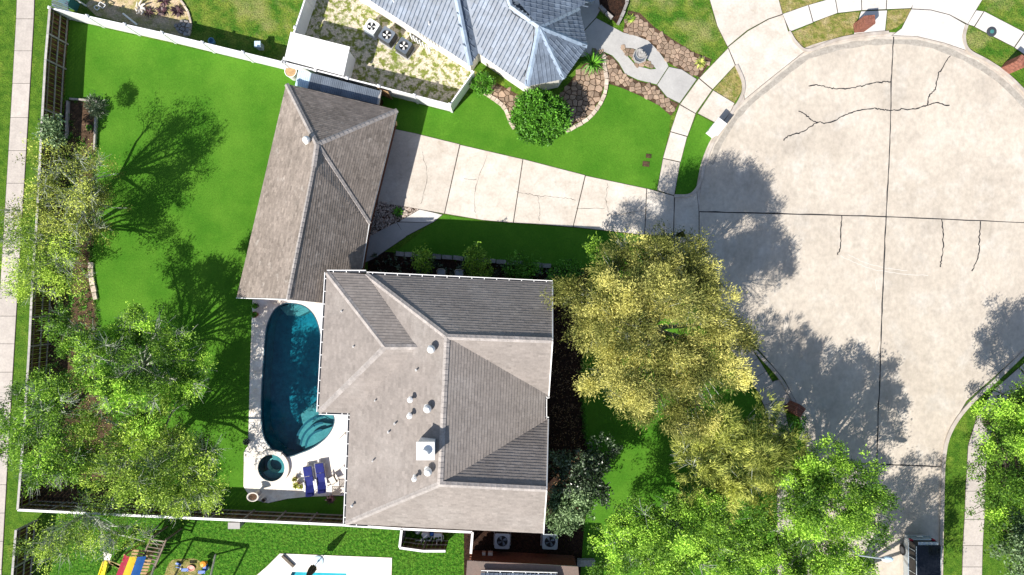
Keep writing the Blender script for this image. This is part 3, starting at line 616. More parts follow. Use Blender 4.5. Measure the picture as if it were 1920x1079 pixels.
m = MB(); wa, wb = W(772, 68, 2.1), W(806, 92, 2.1); dv = (wb-wa)
for k in range(7): p = wa+dv*k/6; m.box((p.x-.03, p.y-.04, 2.1), (.10, .06, .9), math.atan2(dv.y, dv.x))
m.build('louvre', 'white_paint', nh)
# --- shed
sq = [W(545, 60, 2.2), W(656, 88, 2.2), W(644, 142, 2.1), W(533, 112, 2.1)]
shed = thing('shed', 'small garden shed with flat plain white roof inside the white fence', 'shed', W(600, 100))
MB().prism([Vector((p.x, p.y)) for p in sq], 0, 2.1, inset=.12).build('wall', 'vinyl', shed)
m = MB(); m.face([sq[3], sq[2], sq[1], sq[0]]); m.add([p for p in sq]+[p-Vector((0, 0, .08)) for p in sq], [(0, 1, 5, 4), (1, 2, 6, 5), (2, 3, 7, 6), (3, 0, 4, 7)]); m.build('roof', 'white_paint', shed)
# --- lean-to behind the garage
lt = thing('lean_to', 'narrow lean-to with grey corrugated metal roof between garage and white fence', 'lean-to', W(640, 165))
La, Lb = W(560, 131, 2.05), W(713, 171, 2.05); Lc, Ld = W(708, 197, 1.85), W(553, 161, 1.85); dL = (Lb-La)
MB().prism([Vector((p.x, p.y)) for p in (La, Lb, Lc, Ld)], 0, 1.6, inset=.15).build('wall', 'dark_wood', lt)
edges = [0, .155, .29, .41, .55, .70, .85, 1]
for i in range(7):
    a, b = edges[i], edges[i+1]; m = MB(); n = max(3, int((b-a)*dL.length/.11)); tl = lambda t: La+(Lb-La)*t; bl = lambda t: Ld+(Lc-Ld)*t; zj = Vector((0, 0, .012*(i % 2)))
    for k in range(n):
        t0, tm, t1 = a+(b-a)*k/n, a+(b-a)*(k+.5)/n, a+(b-a)*(k+1)/n; z = Vector((0, 0, .03))
        m.add([tl(t0)+zj, tl(tm)+z+zj, tl(t1)+zj, bl(t0)+zj, bl(tm)+z+zj, bl(t1)+zj], [(0, 3, 4, 1), (1, 4, 5, 2)])
    m.build('roof_sheet', 'sky_panel' if i == 0 else 'steel_blue', lt)
m = MB(); m.beam(W(714, 170, 1.9), W(709, 197, 1.9), .12, .2); m.build('end_board', 'cap_wood', lt)
gt_ = thing('wooden_gate', 'short brown wooden gate beside the end of the lean-to', 'gate', W(727, 187))
for k in range(7): p = W(719, 178)+(W(735, 184)-W(719, 178))*k/6; q = W(735, 184); m = MB(); m.box((p.x, p.y-.1, .95), (.13, .03, 1.8), -.25); m.build('picket', 'tan_wood', gt_)
m = MB(); m.lathe(W(553, 142, .0), [(.35, 0), (.38, .9), (.40, .92), (.36, .92), (.34, .85)], 24); m.build('barrel', 'white_paint', label='round bin with white rim and brown lid at the corner of the lean-to', cat='bin')
bar = bpy.data.objects['barrel']; m = MB(); m.lathe(W(553, 142, .0), [(.34, .8), (.34, .88), (.05, .9)], 24); m.build('lid', 'tan_wood', bar); bar.children[0].location = (0, 0, 0)

# ------------------------------------------------------------------ fences
def white_fence(name, label, pts, h=1.8, bay=2.35):
    P = [Vector((*p, 0)) for p in G(pts)]; t = thing(name, label, 'fence', P[0]); posts = []
    for a, b in zip(P, P[1:]):
        n = max(1, round((b-a).length/bay)); d = (b-a).normalized(); s = Vector((-d.y, d.x, 0)); rz = math.atan2(d.y, d.x)
        for i in range(n):
            p, q = a+(b-a)*i/n, a+(b-a)*(i+1)/n; m = MB(); c = (p+q)/2; L = (q-p).length-.13
            m.box((c.x, c.y, h/2), (L, .05, h-.1), rz); k = int(L/.16)
            for j in range(k): cc = p+(q-p)*((j+.5)/k); m.box((cc.x, cc.y, h/2), (L/k*.93, .062, h-.16), rz)
            o = m.build('panel', 'vinyl', t); m = MB(); m.box((c.x, c.y, h-.06), (L, .09, .12), rz); m.build('rail', 'vinyl', o); posts.append((p, rz))
        posts.append((b, rz))
    done = []
    for p, rz in posts:
        if any((p-q).length < .2 for q in done): continue
        done.append(p); m = MB(); m.box((p.x, p.y, (h+.06)/2), (.14, .14, h+.06), rz); o = m.build('post', 'vinyl', t)
        m = MB(); m.box((p.x, p.y, h+.08), (.19, .19, .04), rz); m.box((p.x, p.y, h+.12), (.11, .11, .05), rz); m.build('post_cap', 'vinyl', o)
def wood_fence(name, label, pts, h=1.9, bay=2.2, side=1, cap='cap_wood', rails=True):
    P = [Vector((*p, 0)) for p in G(pts)]; t = thing(name, label, 'fence', P[0])
    for a, b in zip(P, P[1:]):
        n = max(1, round((b-a).length/bay)); d = (b-a).normalized(); s = Vector((-d.y, d.x, 0))*side; rz = math.atan2(d.y, d.x)
        for i in range(n):
            p, q = a+(b-a)*i/n, a+(b-a)*(i+1)/n; L = (q-p).length; k = max(2, int(L/.14)); m = MB()
            for j in range(k): c = p+(q-p)*((j+.5)/k)-s*.02*(j % 2); m.box((c.x, c.y, h/2+random.uniform(-.02, .01)), (L/k*.92, .022, h), rz, random.random())
            m.build('pickets', 'dark_wood', t, kind='stuff')
            if rails:
                for zr in (.25, .95, 1.65): m = MB(); m.beam(p+s*.05+Vector((0, 0, zr)), q+s*.05+Vector((0, 0, zr)), .045, .09); m.build('rail', 'grey_wood' if zr < 1.5 else 'timber', t)
            m = MB(); m.box((p.x+s.x*.05, p.y+s.y*.05, h/2), (.1, .1, h), rz); m.build('post', 'grey_wood', t)
            m = MB(); m.beam(p+Vector((0, 0, h+.02)), q+Vector((0, 0, h+.02))-d*.02, .15, .04); m.build('cap_board', cap, t)
white_fence('white_fence', 'long white vinyl fence along the north side of the back lawn', [(128, 36), (330, 81), (548, 134)])
white_fence('white_fence', 'white vinyl fence from behind the garage to the front lawn with a returning end', [(549, 134), (720, 177), (848, 210), (889, 152)])
white_fence('white_fence', 'white vinyl fence running up beside the shed to the top of the photo', [(551, 128), (607, -40)])
wood_fence('wooden_fence', 'dark wooden fence with pale cap along the west side of the back lawn', [(130, 37), (122, 130), (117, 219), (106, 425), (98, 540), (93, 645), (84, 788), (72, 939)], side=1)
wood_fence('wooden_fence', 'dark wooden fence with white cap boards along the south side of the back lawn', [(72, 939), (300, 950), (654, 966), (762, 973)], side=1, cap='white_paint')
wood_fence('wooden_fence', 'dark wooden fence with pale cap by the play equipment in the corner', [(69, 975), (58, 1110)], side=1)
wood_fence('wooden_enclosure', 'small dark wooden enclosure with white cap boards holding the pool pipes', [(762, 973), (889, 979), (886, 1018)], side=-1, cap='white_paint', rails=False)
wood_fence('wooden_fence', 'short curved wooden fence bay with white cap south of the pool pipes', [(762, 973), (758, 1007), (800, 1013), (841, 1013)], side=1, cap='white_paint')
# timber frame of the small bed
tb = thing('timber_border', 'grey timber border round the small soil bed by the west fence', 'bed border', W(160, 200))
for a, b in (((132, 186), (182, 190)), ((182, 190), (178, 282)), ((128, 190), (125, 260))): m = MB(); m.beam(W(*a, .12), W(*b, .12), .12, .24); m.build('plank', 'grey_wood', tb)

# ------------------------------------------------------------------ pool
deck = struct('pool_deck'); m = MB(); m.holed(G(DECK), [G(POOL), G(circ(*SPA_C, 25))], .05); m.build('deck_slab', 'deck_stone', deck)
m = MB(); Pd = [Vector(p) for p in G(DECK)]
for a, b in zip(Pd, Pd[1:]+Pd[:1]): m.face([(a.x, a.y, -.05), (b.x, b.y, -.05), (b.x, b.y, .05), (a.x, a.y, .05)])
m.build('deck_edge', 'coping', deck)
pool = thing('swimming_pool', 'kidney shaped swimming pool with dark teal water beside the house', 'swimming pool', W(550, 720))
def basin(parent, poly, z0, z1, mat, wallmat, name='basin'):
    P = [Vector(p) for p in G(poly)]; m = MB()
    for a, b in zip(P, P[1:]+P[:1]): m.face([(a.x, a.y, z0), (b.x, b.y, z0), (b.x, b.y, z1), (a.x, a.y, z1)])
    o = m.build('side_wall', wallmat, parent); m = MB(); m.holed(P, [], z0); m.build('floor', mat, parent); return o
basin(pool, POOL, -1.75, .05, 'plaster_deep', 'plaster_deep')
m = MB(); m.holed(G(POOL), [], -.06); m.build('water', 'water', pool)
PC = Vector((550, 710))
def ringseg(poly, w, mat, parent, z0=.02, z1=.075, name='coping_stone', seg=.45):
    P = [Vector(p) for p in G(poly)]; c = sum(P, Vector((0, 0)))/len(P); acc = 0; run = [P[0]]
    for a, b in zip(P, P[1:]+P[:1]):
        run.append(b); acc += (b-a).length
        if acc > seg:
            q = []; 
            inn = [p for p in run]; out = [p+(p-c).normalized()*w for p in run]
            MB().prism(inn+out[::-1], z0, z1, inset=.006).build(name, mat, parent); run = [b]; acc = 0
    if len(run) > 1: MB().prism(run+[p+(p-c).normalized()*w for p in run][::-1], z0, z1, inset=.006).build(name, mat, parent)
m = MB(); P = [Vector(p) for p in G(POOL)]; ribbon(m, P+[P[0]], .07, -.35, .056); m.build('tile_band', 'navy_tile', pool)
for k, (dx, zz) in enumerate(((0, -.25), (1, -.55), (2, -.85))):
    # curved entry steps in the south-east corner
    cx, cy = 605, 842; r1 = 34+dx*12
    arc = [(cx+r1*math.cos(t), cy+r1*math.sin(t)) for t in [R_(180+a) for a in range(5, 86, 8)]]
    o = MB().prism([p for p in G([q for q in arc])]+G([(627, 800), (614, 820), (588, 840), (566, 850)]), -1.74, zz).build('step', 'plaster_shelf', pool)
    m = MB(); ribbon(m, G(arc), .14, zz-.02, zz+.01); m.build('step_tile', 'navy_tile', o)
MB().prism(G([(520, 577), (546, 569), (572, 575), (578, 583), (556, 594), (534, 592)]), -1.74, -.45).build('tanning_shelf', 'plaster_shelf', pool)
MB().prism(G([(556, 782), (580, 762), (606, 752), (622, 772), (627, 792), (614, 812), (585, 826), (562, 808)]), -1.74, -.9).build('shallow_ledge', 'plaster_shelf', pool)
spa = thing('spa', 'small round spa with pale coping at the south end of the pool', 'spa', W(*SPA_C))
basin(spa, circ(*SPA_C, 25), -.95, .2, 'navy_tile', 'navy_tile')
m = MB(); c = W(*SPA_C); ri, ro = S(25), S(33)
m.lathe(c, [(ro, 0), (ro, .26), (ri, .27), (ri, .0)], 40); m.f.pop(); m.t.pop(); m.build('coping', 'coping', spa)
m = MB(); cc = W(511, 872); out = []; inn = []
for a in range(-150, 111, 12): t = R_(a); out.append((c.x+(ri-.02)*math.cos(t), c.y+(ri-.02)*math.sin(t))); inn.append((c.x+.02+ri*.55*math.cos(t)*(.9+.1*math.cos(t)), c.y-.05+ri*.50*math.sin(t)))
MB().prism([Vector(p) for p in out+inn[::-1]], -.93, -.32).build('bench', 'plaster_shelf', spa)
m = MB()
sp = [(c.x+ri*.62*math.cos(R_(a))*(1-.25*(a-100)/200), c.y-.04+ri*.58*math.sin(R_(a))*(1-.2*(a-100)/200)) for a in range(100, 300, 12)]; ribbon(m, sp, .07, -.94, -.5); m.build('bench_edge', 'coping', spa)
m = MB(); m.holed([(c.x+ri*math.cos(R_(a)), c.y+ri*math.sin(R_(a))) for a in range(0, 360, 10)], [], .14); m.build('water', 'water', spa)
m = MB(); m.box((W(520, 851, .3).x, W(520, 851, .3).y, .17), (.5, .28, .3), -.2); m.build('spillway', 'coping', spa)
# second pool at the bottom
deck2 = struct('neighbour_pool_deck'); m = MB(); m.holed(G(DECK2), [G(POOL2)], .04); m.build('deck_slab', 'deck_stone', deck2)
m = MB(); Pd = [Vector(p) for p in G(DECK2)]
for a, b in zip(Pd, Pd[1:]+Pd[:1]): m.face([(a.x, a.y, -.05), (b.x, b.y, -.05), (b.x, b.y, .04), (a.x, a.y, .04)])
m.build('deck_edge', 'coping', deck2)
pool2 = thing('swimming_pool', 'bright turquoise corner of a second pool at the bottom edge of the photo', 'swimming pool', W(600, 1090))
basin(pool2, POOL2, -.5, .04, 'cyan_plaster', 'plaster_deep'); m = MB(); m.holed(G(POOL2), [], -.08); m.build('water', 'pale_water', pool2)
m = MB(); m.beam(W(529, 1042, .12), W(551, 1063, .12), .16, .12); m.build('dark_bar', 'bronze_fabric', label='dark narrow bar lying across the corner of the second pool deck', cat='bar', loc=W(540, 1052))  # plain dark bar across the deck corner

# ------------------------------------------------------------------ garden furniture and fittings
def lounger(label, px, py, rz, pillow_dot=False):
    t = thing('sun_lounger', label, 'sun lounger', (0, 0, 0), 'pair of navy sun loungers by the spa')
    m = MB()
    for sx in (-.3, .3): m.tube([(sx, -.85, .32), (sx, .95, .32)], .025, 6)
    for yy_ in (-.85, .95): m.tube([(-.3, yy_, .32), (.3, yy_, .32)], .025, 6)
    m.build('frame', 'white_plastic', t)
    for i, (a, b) in enumerate(((.32, .95), (-.30, .31))): m = MB(); m.box((0, (a+b)/2, .39), (.56, b-a-.02, .09)); m.build('cushion', 'navy_fabric', t)
    m = MB(); m.beam((0, -.31, .39), (0, -.92, .72), .56, .09); m.build('backrest', 'navy_fabric', t)
    m = MB(); m.box((0, -.86, .74), (.4, .16, .09), rot=Matrix.Rotation(-.5, 3, 'X')); m.build('pillow', 'pillow_fabric', t)
    for sx in (-.34, .34):
        m = MB(); m.box((sx, -.32, .55), (.09, .62, .03)); m.tube([(sx, -.58, .54), (sx, -.6, .3)], .02, 5); m.tube([(sx, -.1, .54), (sx, -.1, .3)], .02, 5); m.build('armrest', 'white_plastic', t)
        for yy_ in (-.7, .8): m = MB(); m.tube([(sx*.88, yy_, .32), (sx*.88, yy_, 0)], .025, 6); m.build('leg', 'white_plastic', t)
    t.location = W(px, py, .05); t.rotation_euler = (0, 0, rz); return t
lounger('navy blue padded sun lounger nearer the spa', 583, 899, R_(9)); lounger('navy blue padded sun lounger nearer the house wall', 605, 893, R_(9))
def tri_table(name, label, cat, p, mat, r, h, rz=0):
    t = thing(name, label, cat, p); m = MB()
    for a, b in (((-r, -r), (r, -r)), ((r, -r), (r, r)), ((r, r), (-r, r)), ((-r, r), (-r, -r))): m.beam((p.x+a[0], p.y+a[1], p.z+h), (p.x+b[0], p.y+b[1], p.z+h), .04, .03)
    m.build('rim', mat, t); m = MB()
    for k in range(-3, 4):
        o = k*r*.42
        x0, x1 = max(-r, -r-o), min(r, r-o)
        m.beam((p.x+x0, p.y+x0+o, p.z+h), (p.x+x1, p.y+x1+o, p.z+h), .02, .015); m.beam((p.x+x0, p.y-x0-o, p.z+h+.01), (p.x+x1, p.y-x1-o, p.z+h+.01), .02, .015)
    m.build('lattice', mat, t)
    for a in (-1, 1):
        for b in (-1, 1): m = MB(); m.tube([(p.x+a*r, p.y+b*r, p.z+h), (p.x+a*r*1.1, p.y+b*r*1.1, p.z)], .018, 5); m.build('leg', mat, t)
    return t
tri_table('side_table', 'low bronze lattice side table between the loungers and the wall', 'table', W(634, 916, .05), 'bronze_fabric', .26, .5)
def folding_chair(label, p, rz, mat='bronze_fabric'):
    t = thing('folding_chair', label, 'chair', (0, 0, 0)); m = MB()
    for sx in (-.23, .23): m.tube([(sx, -.25, 0), (sx, .25, .45), (sx, .33, .9)], .016, 5); m.tube([(sx, .25, 0), (sx, -.22, .45)], .016, 5)
    m.tube([(-.23, .33, .9), (.23, .33, .9)], .016, 5); m.build('frame', mat, t)
    m = MB(); m.box((0, 0, .45), (.44, .42, .02)); m.build('seat', 'coping', t); m = MB(); m.box((0, .32, .78), (.44, .02, .2)); m.build('backrest', mat, t)
    t.location = p; t.rotation_euler = (0, 0, rz)
folding_chair('thin framed bronze garden chair beside the right lounger', W(627, 897, .05), R_(-60))
def leaf_cloud(cent, dirs, n, spread, L, Wd, bias, tone0, tvar=.18, upb=.25):
    k = len(cent)*n; c = np.repeat(cent, n, 0)+RNG.normal(0, spread, (k, 3)); ax = np.repeat(dirs, n, 0)*bias+RNG.normal(0, 1, (k, 3)); ax[:, 2] += upb
    ax /= np.linalg.norm(ax, axis=1)[:, None]; nr = RNG.normal(0, .75, (k, 3)); nr[:, 2] += 1.0; sd = np.cross(ax, nr); sd /= np.linalg.norm(sd, axis=1)[:, None]+1e-9
    l = L*RNG.uniform(.6, 1.25, (k, 1)); w = Wd*RNG.uniform(.7, 1.2, (k, 1))/2; mid = c+ax*l*.45
    v = np.stack([c, mid+sd*w, c+ax*l, mid-sd*w], 1).reshape(-1, 3); t = np.clip(np.repeat(tone0, n)+RNG.normal(0, tvar, k), 0, 1)
    return v, t
def quads_mesh(name, v, tone, mat, parent, kind=None):
    org = ORG[parent.name]; v = (v-np.array(org)).astype(np.float32); n = len(v)//4; me = bpy.data.meshes.new(name)
    me.vertices.add(len(v)); me.vertices.foreach_set('co', v.ravel()); me.loops.add(4*n); me.loops.foreach_set('vertex_index', np.arange(4*n, dtype=np.int32))
    me.polygons.add(n); me.polygons.foreach_set('loop_start', np.arange(0, 4*n, 4, dtype=np.int32)); me.polygons.foreach_set('loop_total', np.full(n, 4, np.int32))
    if tone is not None: at = me.attributes.new('tone', 'FLOAT', 'FACE'); at.data.foreach_set('value', tone.astype(np.float32))
    me.materials.append(MATS[mat]); me.update(calc_edges=True)
    o = bpy.data.objects.new(name, me); C.objects.link(o); o.parent = parent; return setp(o, kind=kind)
def strands(starts, dirs, length, r, nseg=3, wob_=.25):
    """thin three sided tapering twigs; returns quads"""
    n = len(starts); pts = [starts]; d = dirs.copy()
    for i in range(nseg):
        d = d+RNG.normal(0, wob_, d.shape); d /= np.linalg.norm(d, axis=1)[:, None]; pts.append(pts[-1]+d*(length/nseg)[:, None])
    a = np.cross(dirs, np.array([.3, .2, .9])); a /= np.linalg.norm(a, axis=1)[:, None]+1e-9; b = np.cross(dirs, a); rings = []
    for i, p in enumerate(pts):
        rr = r*(1-.75*i/nseg); rings.append([p+(a*math.cos(k*2.0944)+b*math.sin(k*2.0944))*rr for k in range(3)])
    q = []
    for i in range(nseg):
        for k in range(3): q.append(np.stack([rings[i][k], rings[i][(k+1) % 3], rings[i+1][(k+1) % 3], rings[i+1][k]], 1))
    return np.concatenate(q).reshape(-1, 3)
def rosette(parent, p, n, L, w, mat, rise=.5, name='leaves'):
    m = MB()
    for i in range(n):
        a = i*2.4+random.uniform(-.2, .2); e = random.uniform(.15, 1.1)*rise; l = L*random.uniform(.7, 1.1); d = Vector((math.cos(a), math.sin(a), 0)); s = Vector((-d.y, d.x, 0))*w/2
        q0, q1, q2 = p, p+d*l*.5+Vector((0, 0, l*e)), p+d*l+Vector((0, 0, l*e*.6)); t = random.random()
        m.add([q0-s*.6, q0+s*.6, q1+s, q1-s, q2], [(0, 1, 2, 3), (3, 2, 4)], t)
    return m.build(name, mat, parent)
def plant(name, label, px, py, n, L, w, mat, z=.05, rise=.5, cat='plant', group=None):
    p = W(px, py, z); t = thing(name, label, cat, p, group); rosette(t, p, n, L, w, mat, rise); m = MB(); m.tube([p-Vector((0, 0, z)), p+Vector((0, 0, .08))], .04, 6); m.build('stem', 'bark', t); return t
plant('yucca_plant', 'spiky green yucca beside the porch corner of the blue roofed house', 1110, 121, 60, 1.0, .07, 'bush_leaf', rise=.9)
plant('small_agave', 'small bright green agave at the upper end of the flagstone bed', 1182, 36, 22, .42, .09, 'lime_leaf')
plant('yellow_agave', 'yellow green agave in a stone ring at the lower end of the flagstone bed', 1313, 119, 34, .5, .08, 'gold_leaf')
plant('garden_plant', 'small green plant among pebbles by the garage corner', 747, 398, 34, .42, .11, 'bush_leaf')
plant('bromeliad', 'purple bromeliad at the right of the gravel bed', 334, 22, 26, .55, .13, 'purple_leaf'); plant('bromeliad', 'purple bromeliad in the middle of the gravel bed', 304, 22, 24, .48, .12, 'purple_leaf')
plant('bromeliad', 'purple bromeliad at the very top of the gravel bed', 308, 3, 22, .5, .12, 'purple_leaf'); plant('bare_plant', 'brown leaved plant at the left of the gravel bed', 280, 24, 14, .5, .08, 'purple_leaf')
plant('small_plant', 'small green tuft inside the timber bordered bed', 168, 240, 26, .3, .08, 'bush_leaf')
orn = thing('ornament', 'pale coral shaped garden ornament in the gravel bed', 'ornament', W(263, 16)); m = MB()
for k in range(7): a = k*.9; m.tube([W(263, 16), W(263+8*math.cos(a), 16+9*math.sin(a), .25), W(263+10*math.cos(a+.5), 14+14*math.sin(a+.4), .4)], [.09, .07, .03], 6)
m.build('branches', 'coping', orn)
fc = thing('garden_chair', 'white tubular frame chair in the fence shadow at the top left', 'chair', W(188, 10)); m = MB()
for a, b in (((188, 4), (198, 10)), ((198, 10), (193, 16)), ((193, 16), (184, 10)), ((184, 10), (188, 4)), ((180, 10), (187, 15)), ((187, 15), (182, 20)), ((182, 20), (176, 14)), ((176, 14), (180, 10))): m.beam(W(*a, .5), W(*b, .5), .04, .04)
for a in ((198, 10), (193, 16), (188, 4), (184, 10)): m.beam(W(*a, .5), W(*a, 0), .04, .04)
m.build('frame', 'white_plastic', fc)
m = MB(); m.tube([W(231, 26, .3), W(256, 46, 1.3)], .06, 8); m.build('white_pipe', 'white_plastic', label='white pipe leaning against the inner side of the white fence', cat='pipe', loc=W(245, 36))
m = MB(); m.lathe(W(400, 80), [(.15, 0), (.2, .35), (.21, .36), (.18, .36), (.15, .1)], 16); m.build('bucket', 'blue_plastic', label='blue plastic bucket in the shadow behind the white fence', cat='bucket', loc=W(400, 80))
bx = thing('utility_box', 'pale box with dark base standing behind the white fence left of the shed', 'box', W(492, 92)); c = W(492, 92); m = MB(); m.box((c.x, c.y, .5), (.34, .34, .7)); m.build('cabinet', 'unit_grey', bx); m = MB(); m.box((c.x, c.y, .88), (.4, .4, .06)); m.build('lid', 'sky_panel', bx)
b2x = thing('wheelie_bin', 'teal green wheelie bin behind the corner of the white fence', 'bin', W(140, 10)); c = W(140, 12); m = MB(); m.box((c.x, c.y, .5), (.6, .55, .95), -.4); m.build('body', 'teal_plastic', b2x); m = MB(); m.box((c.x, c.y, 1.02), (.66, .6, .07), -.4); m.build('lid', 'teal_plastic', b2x); m = MB(); m.tube([(c.x-.3, c.y-.2, .1), (c.x-.3, c.y-.05, .1)], .1, 10); m.build('wheel', 'rubber', b2x)
sl = thing('slatted_roof', 'small blue grey slatted roof in the top left fence corner', 'shelter', W(112, 8)); 
for k in range(10): m = MB(); m.beam(W(97, -22+k*3.6, 2.0), W(128, -11+k*3.6, 2.0), .07, .04); m.build('slat', 'steel_blue', sl)
for a in ((99, -20), (126, -12), (127, 20), (99, 10)): m = MB(); m.beam(W(*a, 1.98), Vector((*W(*a, 1.98).xy, 0)), .08, .08); m.build('post', 'white_plastic', sl)
# fountain
fo = thing('fountain', 'tiered grey stone fountain standing in the diamond of orange stones', 'fountain', W(1198, 109)); c = W(1198, 109)
m = MB(); m.lathe(c, [(.42, 0), (.46, .3), (.50, .42), (.42, .42), (.36, .3), (.12, .28), (.10, .6), (.12, .62)], 8); m.build('basin', 'grey_stonework', fo)
m = MB(); m.lathe(c, [(.10, .55), (.30, .72), (.34, .80), (.28, .80), (.2, .74), (.08, .75), (.07, .95)], 16); m.build('upper_bowl', 'grey_stonework', fo)
m = MB(); m.lathe(c, [(.07, .9), (.19, 1.02), (.21, 1.07), (.16, 1.07), (.06, 1.04), (.08, 1.15), (.09, 1.22), (.02, 1.3)], 12); m.build('finial', 'grey_stonework', fo)
m = MB(); m.lathe(c, [(.40, .34), (.10, .345)], 16); m.build('water', 'steel_blue', fo)
# air conditioners
def ac_unit(label, px, py, rz, body, size=.8, h=.85, blade='unit_white', group=None):
    t = thing('air_conditioner', label, 'air conditioner', (0, 0, 0), group); s = size/2
    m = MB(); m.prism([(-s, -s), (s, -s), (s, s), (-s, s)], .06, h-.18, chamf=.01)
    for k in range(9):
        z = .12+k*(h-.2)/9
        for a_ in (-1, 1): m.box((a_*s, 0, z), (.02, size, .04)); m.box((0, a_*s, z), (size, .02, .04))
    for a_ in (-1, 1): m.box((a_*(s-.02), 0, h-.12), (.02, size, .14)); m.box((0, a_*(s-.02), h-.12), (size, .02, .14))
    m.build('body', 'dark_metal' if body != 'unit_white' else 'unit_grey', t); m = MB(); N = 28; r = s*.72
    top = [(s*max(-1, min(1, 1.35*math.cos(a))), s*max(-1, min(1, 1.35*math.sin(a)))) for a in [k*2*math.pi/N for k in range(N)]]
    for z in (h-.05, h): m.add([(x, y, z) for x, y in top]+[(r*math.cos(k*2*math.pi/N), r*math.sin(k*2*math.pi/N), z) for k in range(N)], [(k, (k+1) % N, N+(k+1) % N, N+k) for k in range(N)])
    m.add([(x*1.0, y*1.0, z) for z in (h-.05, h) for x, y in top], [(k, (k+1) % N, N+(k+1) % N, N+k) for k in range(N)]); m.build('top_panel', body, t)
    m = MB(); m.lathe((0, 0, h-.16), [(r, 0), (r*.2, .01)], 24); m.build('fan_well', 'black', t); m = MB(); m.lathe((0, 0, h-.1), [(r*.16, 0), (r*.16, .06)], 12); f = m.build('fan', 'dark_metal', t)
    for k in range(4):
        a = k*math.pi/2+.5; m = MB(); m.add([(r*.15*math.cos(a), r*.15*math.sin(a), h-.07), (r*.9*math.cos(a-.32), r*.9*math.sin(a-.32), h-.05), (r*.92*math.cos(a+.3), r*.92*math.sin(a+.3), h-.1), (r*.2*math.cos(a+.7), r*.2*math.sin(a+.7), h-.09)], [(0, 1, 2, 3)]); m.build('blade', blade, f)
    m = MB()
    for k in range(1, 4): m.lathe((0, 0, h-.01), [(r*k/3.6, 0), (r*k/3.6+.008, .004)], 24); m.f.pop(); m.t.pop()
    m.build('grille', 'dark_metal', t); m = MB(); m.box((0, 0, .03), (size+.15, size+.15, .06)); m.build('pad', 'cool_concrete', t)
    t.location = W(px, py, 0); t.rotation_euler = (0, 0, rz); return t
ac_unit('white air conditioner, leftmost of three along the white house wall', 701, 58, R_(-33), 'unit_white', .82, .8)
ac_unit('dark sided grey air conditioner between the white one and another grey one', 730, 75, R_(-33), 'steel_blue', .86, .95)
ac_unit('dark sided grey air conditioner, nearest the louvre in the white wall', 761, 95, R_(-33), 'steel_blue', .86, .95)
ac_unit('grey air conditioner in shade behind the white capped enclosure', 942, 1006, R_(-2), 'unit_grey', 1.0, .9, 'steel_blue')
ac_unit('grey air conditioner in shade below the silvery shrub', 1030, 1007, R_(-2), 'unit_grey', 1.0, .9, 'steel_blue')
bw = thing('brick_garden_wall', 'dark reddish brick wall face beside the bottom roof', 'wall', W(980, 1040)); a, b = W(884, 1031), W(1075, 1040); m = MB()
d = b-a; n = int(d.length/.22)
for r in range(9):
    for k in range(n): c = a+d*((k+.25+(r % 2)*.5)/n); m.box((c.x, c.y-.1, .05+r*.2), (.21, .1, .185), math.atan2(d.y, d.x), random.random())
m.build('bricks', 'brick_wall', bw, kind='stuff')
sr = thing('house', 'low pinkish roof of another house at the bottom edge of the photo', 'house', W(985, 1090)); rp = [W(876, 1052, 2.6), W(1084, 1063, 2.6), W(1092, 1180, 2.6), W(868, 1180, 2.6)]
walls(sr, rp, 2.6, .3, 'brick_wall'); m = MB(); m.face([rp[3]+Vector((0, 0, 1)), rp[2]+Vector((0, 0, 1)), rp[1], rp[0]]); m.build('flat_edge', 'pink_roof', sr)
r1, r2, r3, r4 = W(902, 1074, 3.0), W(1045, 1078, 3.0), W(1045, 1180, 4.5), W(880, 1180, 4.5); slope([r1, r2, r3, r4], 'slate_tile', sr, .3, .26, .03, tile=True); gutter(sr, [r2, r1])
mt = thing('meter_box', 'pair of small pale meter boxes on the dark ground beside the bottom brick wall', 'meter box', W(915, 1026))
for px, w in ((908, .22), (920, .3)): c = W(px, 1030); m = MB(); m.box((c.x, c.y, .7), (w, .2, .3)); m.build('box', 'coping', mt); m = MB(); m.tube([(c.x, c.y, 0), (c.x, c.y, .56)], .03, 6); m.build('post', 'dark_metal', mt)
pb_ = thing('planter_box', 'grey green rectangular planter beside the lower right lawn', 'planter', W(1098, 1053)); c = W(1098, 1052); m = MB(); m.box((c.x, c.y, .2), (1.15, .38, .4)); m.build('trough', 'unit_grey', pb_); m = MB(); m.box((c.x, c.y, .41), (1.2, .43, .03)); m.build('rim', 'grey_stone', pb_)
ub = thing('utility_box', 'pale green box against the white capped south fence', 'box', W(446, 985)); c = W(447, 979); m = MB(); m.box((c.x, c.y, .35), (.72, .36, .7)); m.build('cabinet', 'sage_box' if 'sage_box' in MATS else 'cool_concrete', ub); m = MB(); m.box((c.x, c.y, .72), (.78, .42, .04)); m.build('lid', 'cool_concrete', ub)
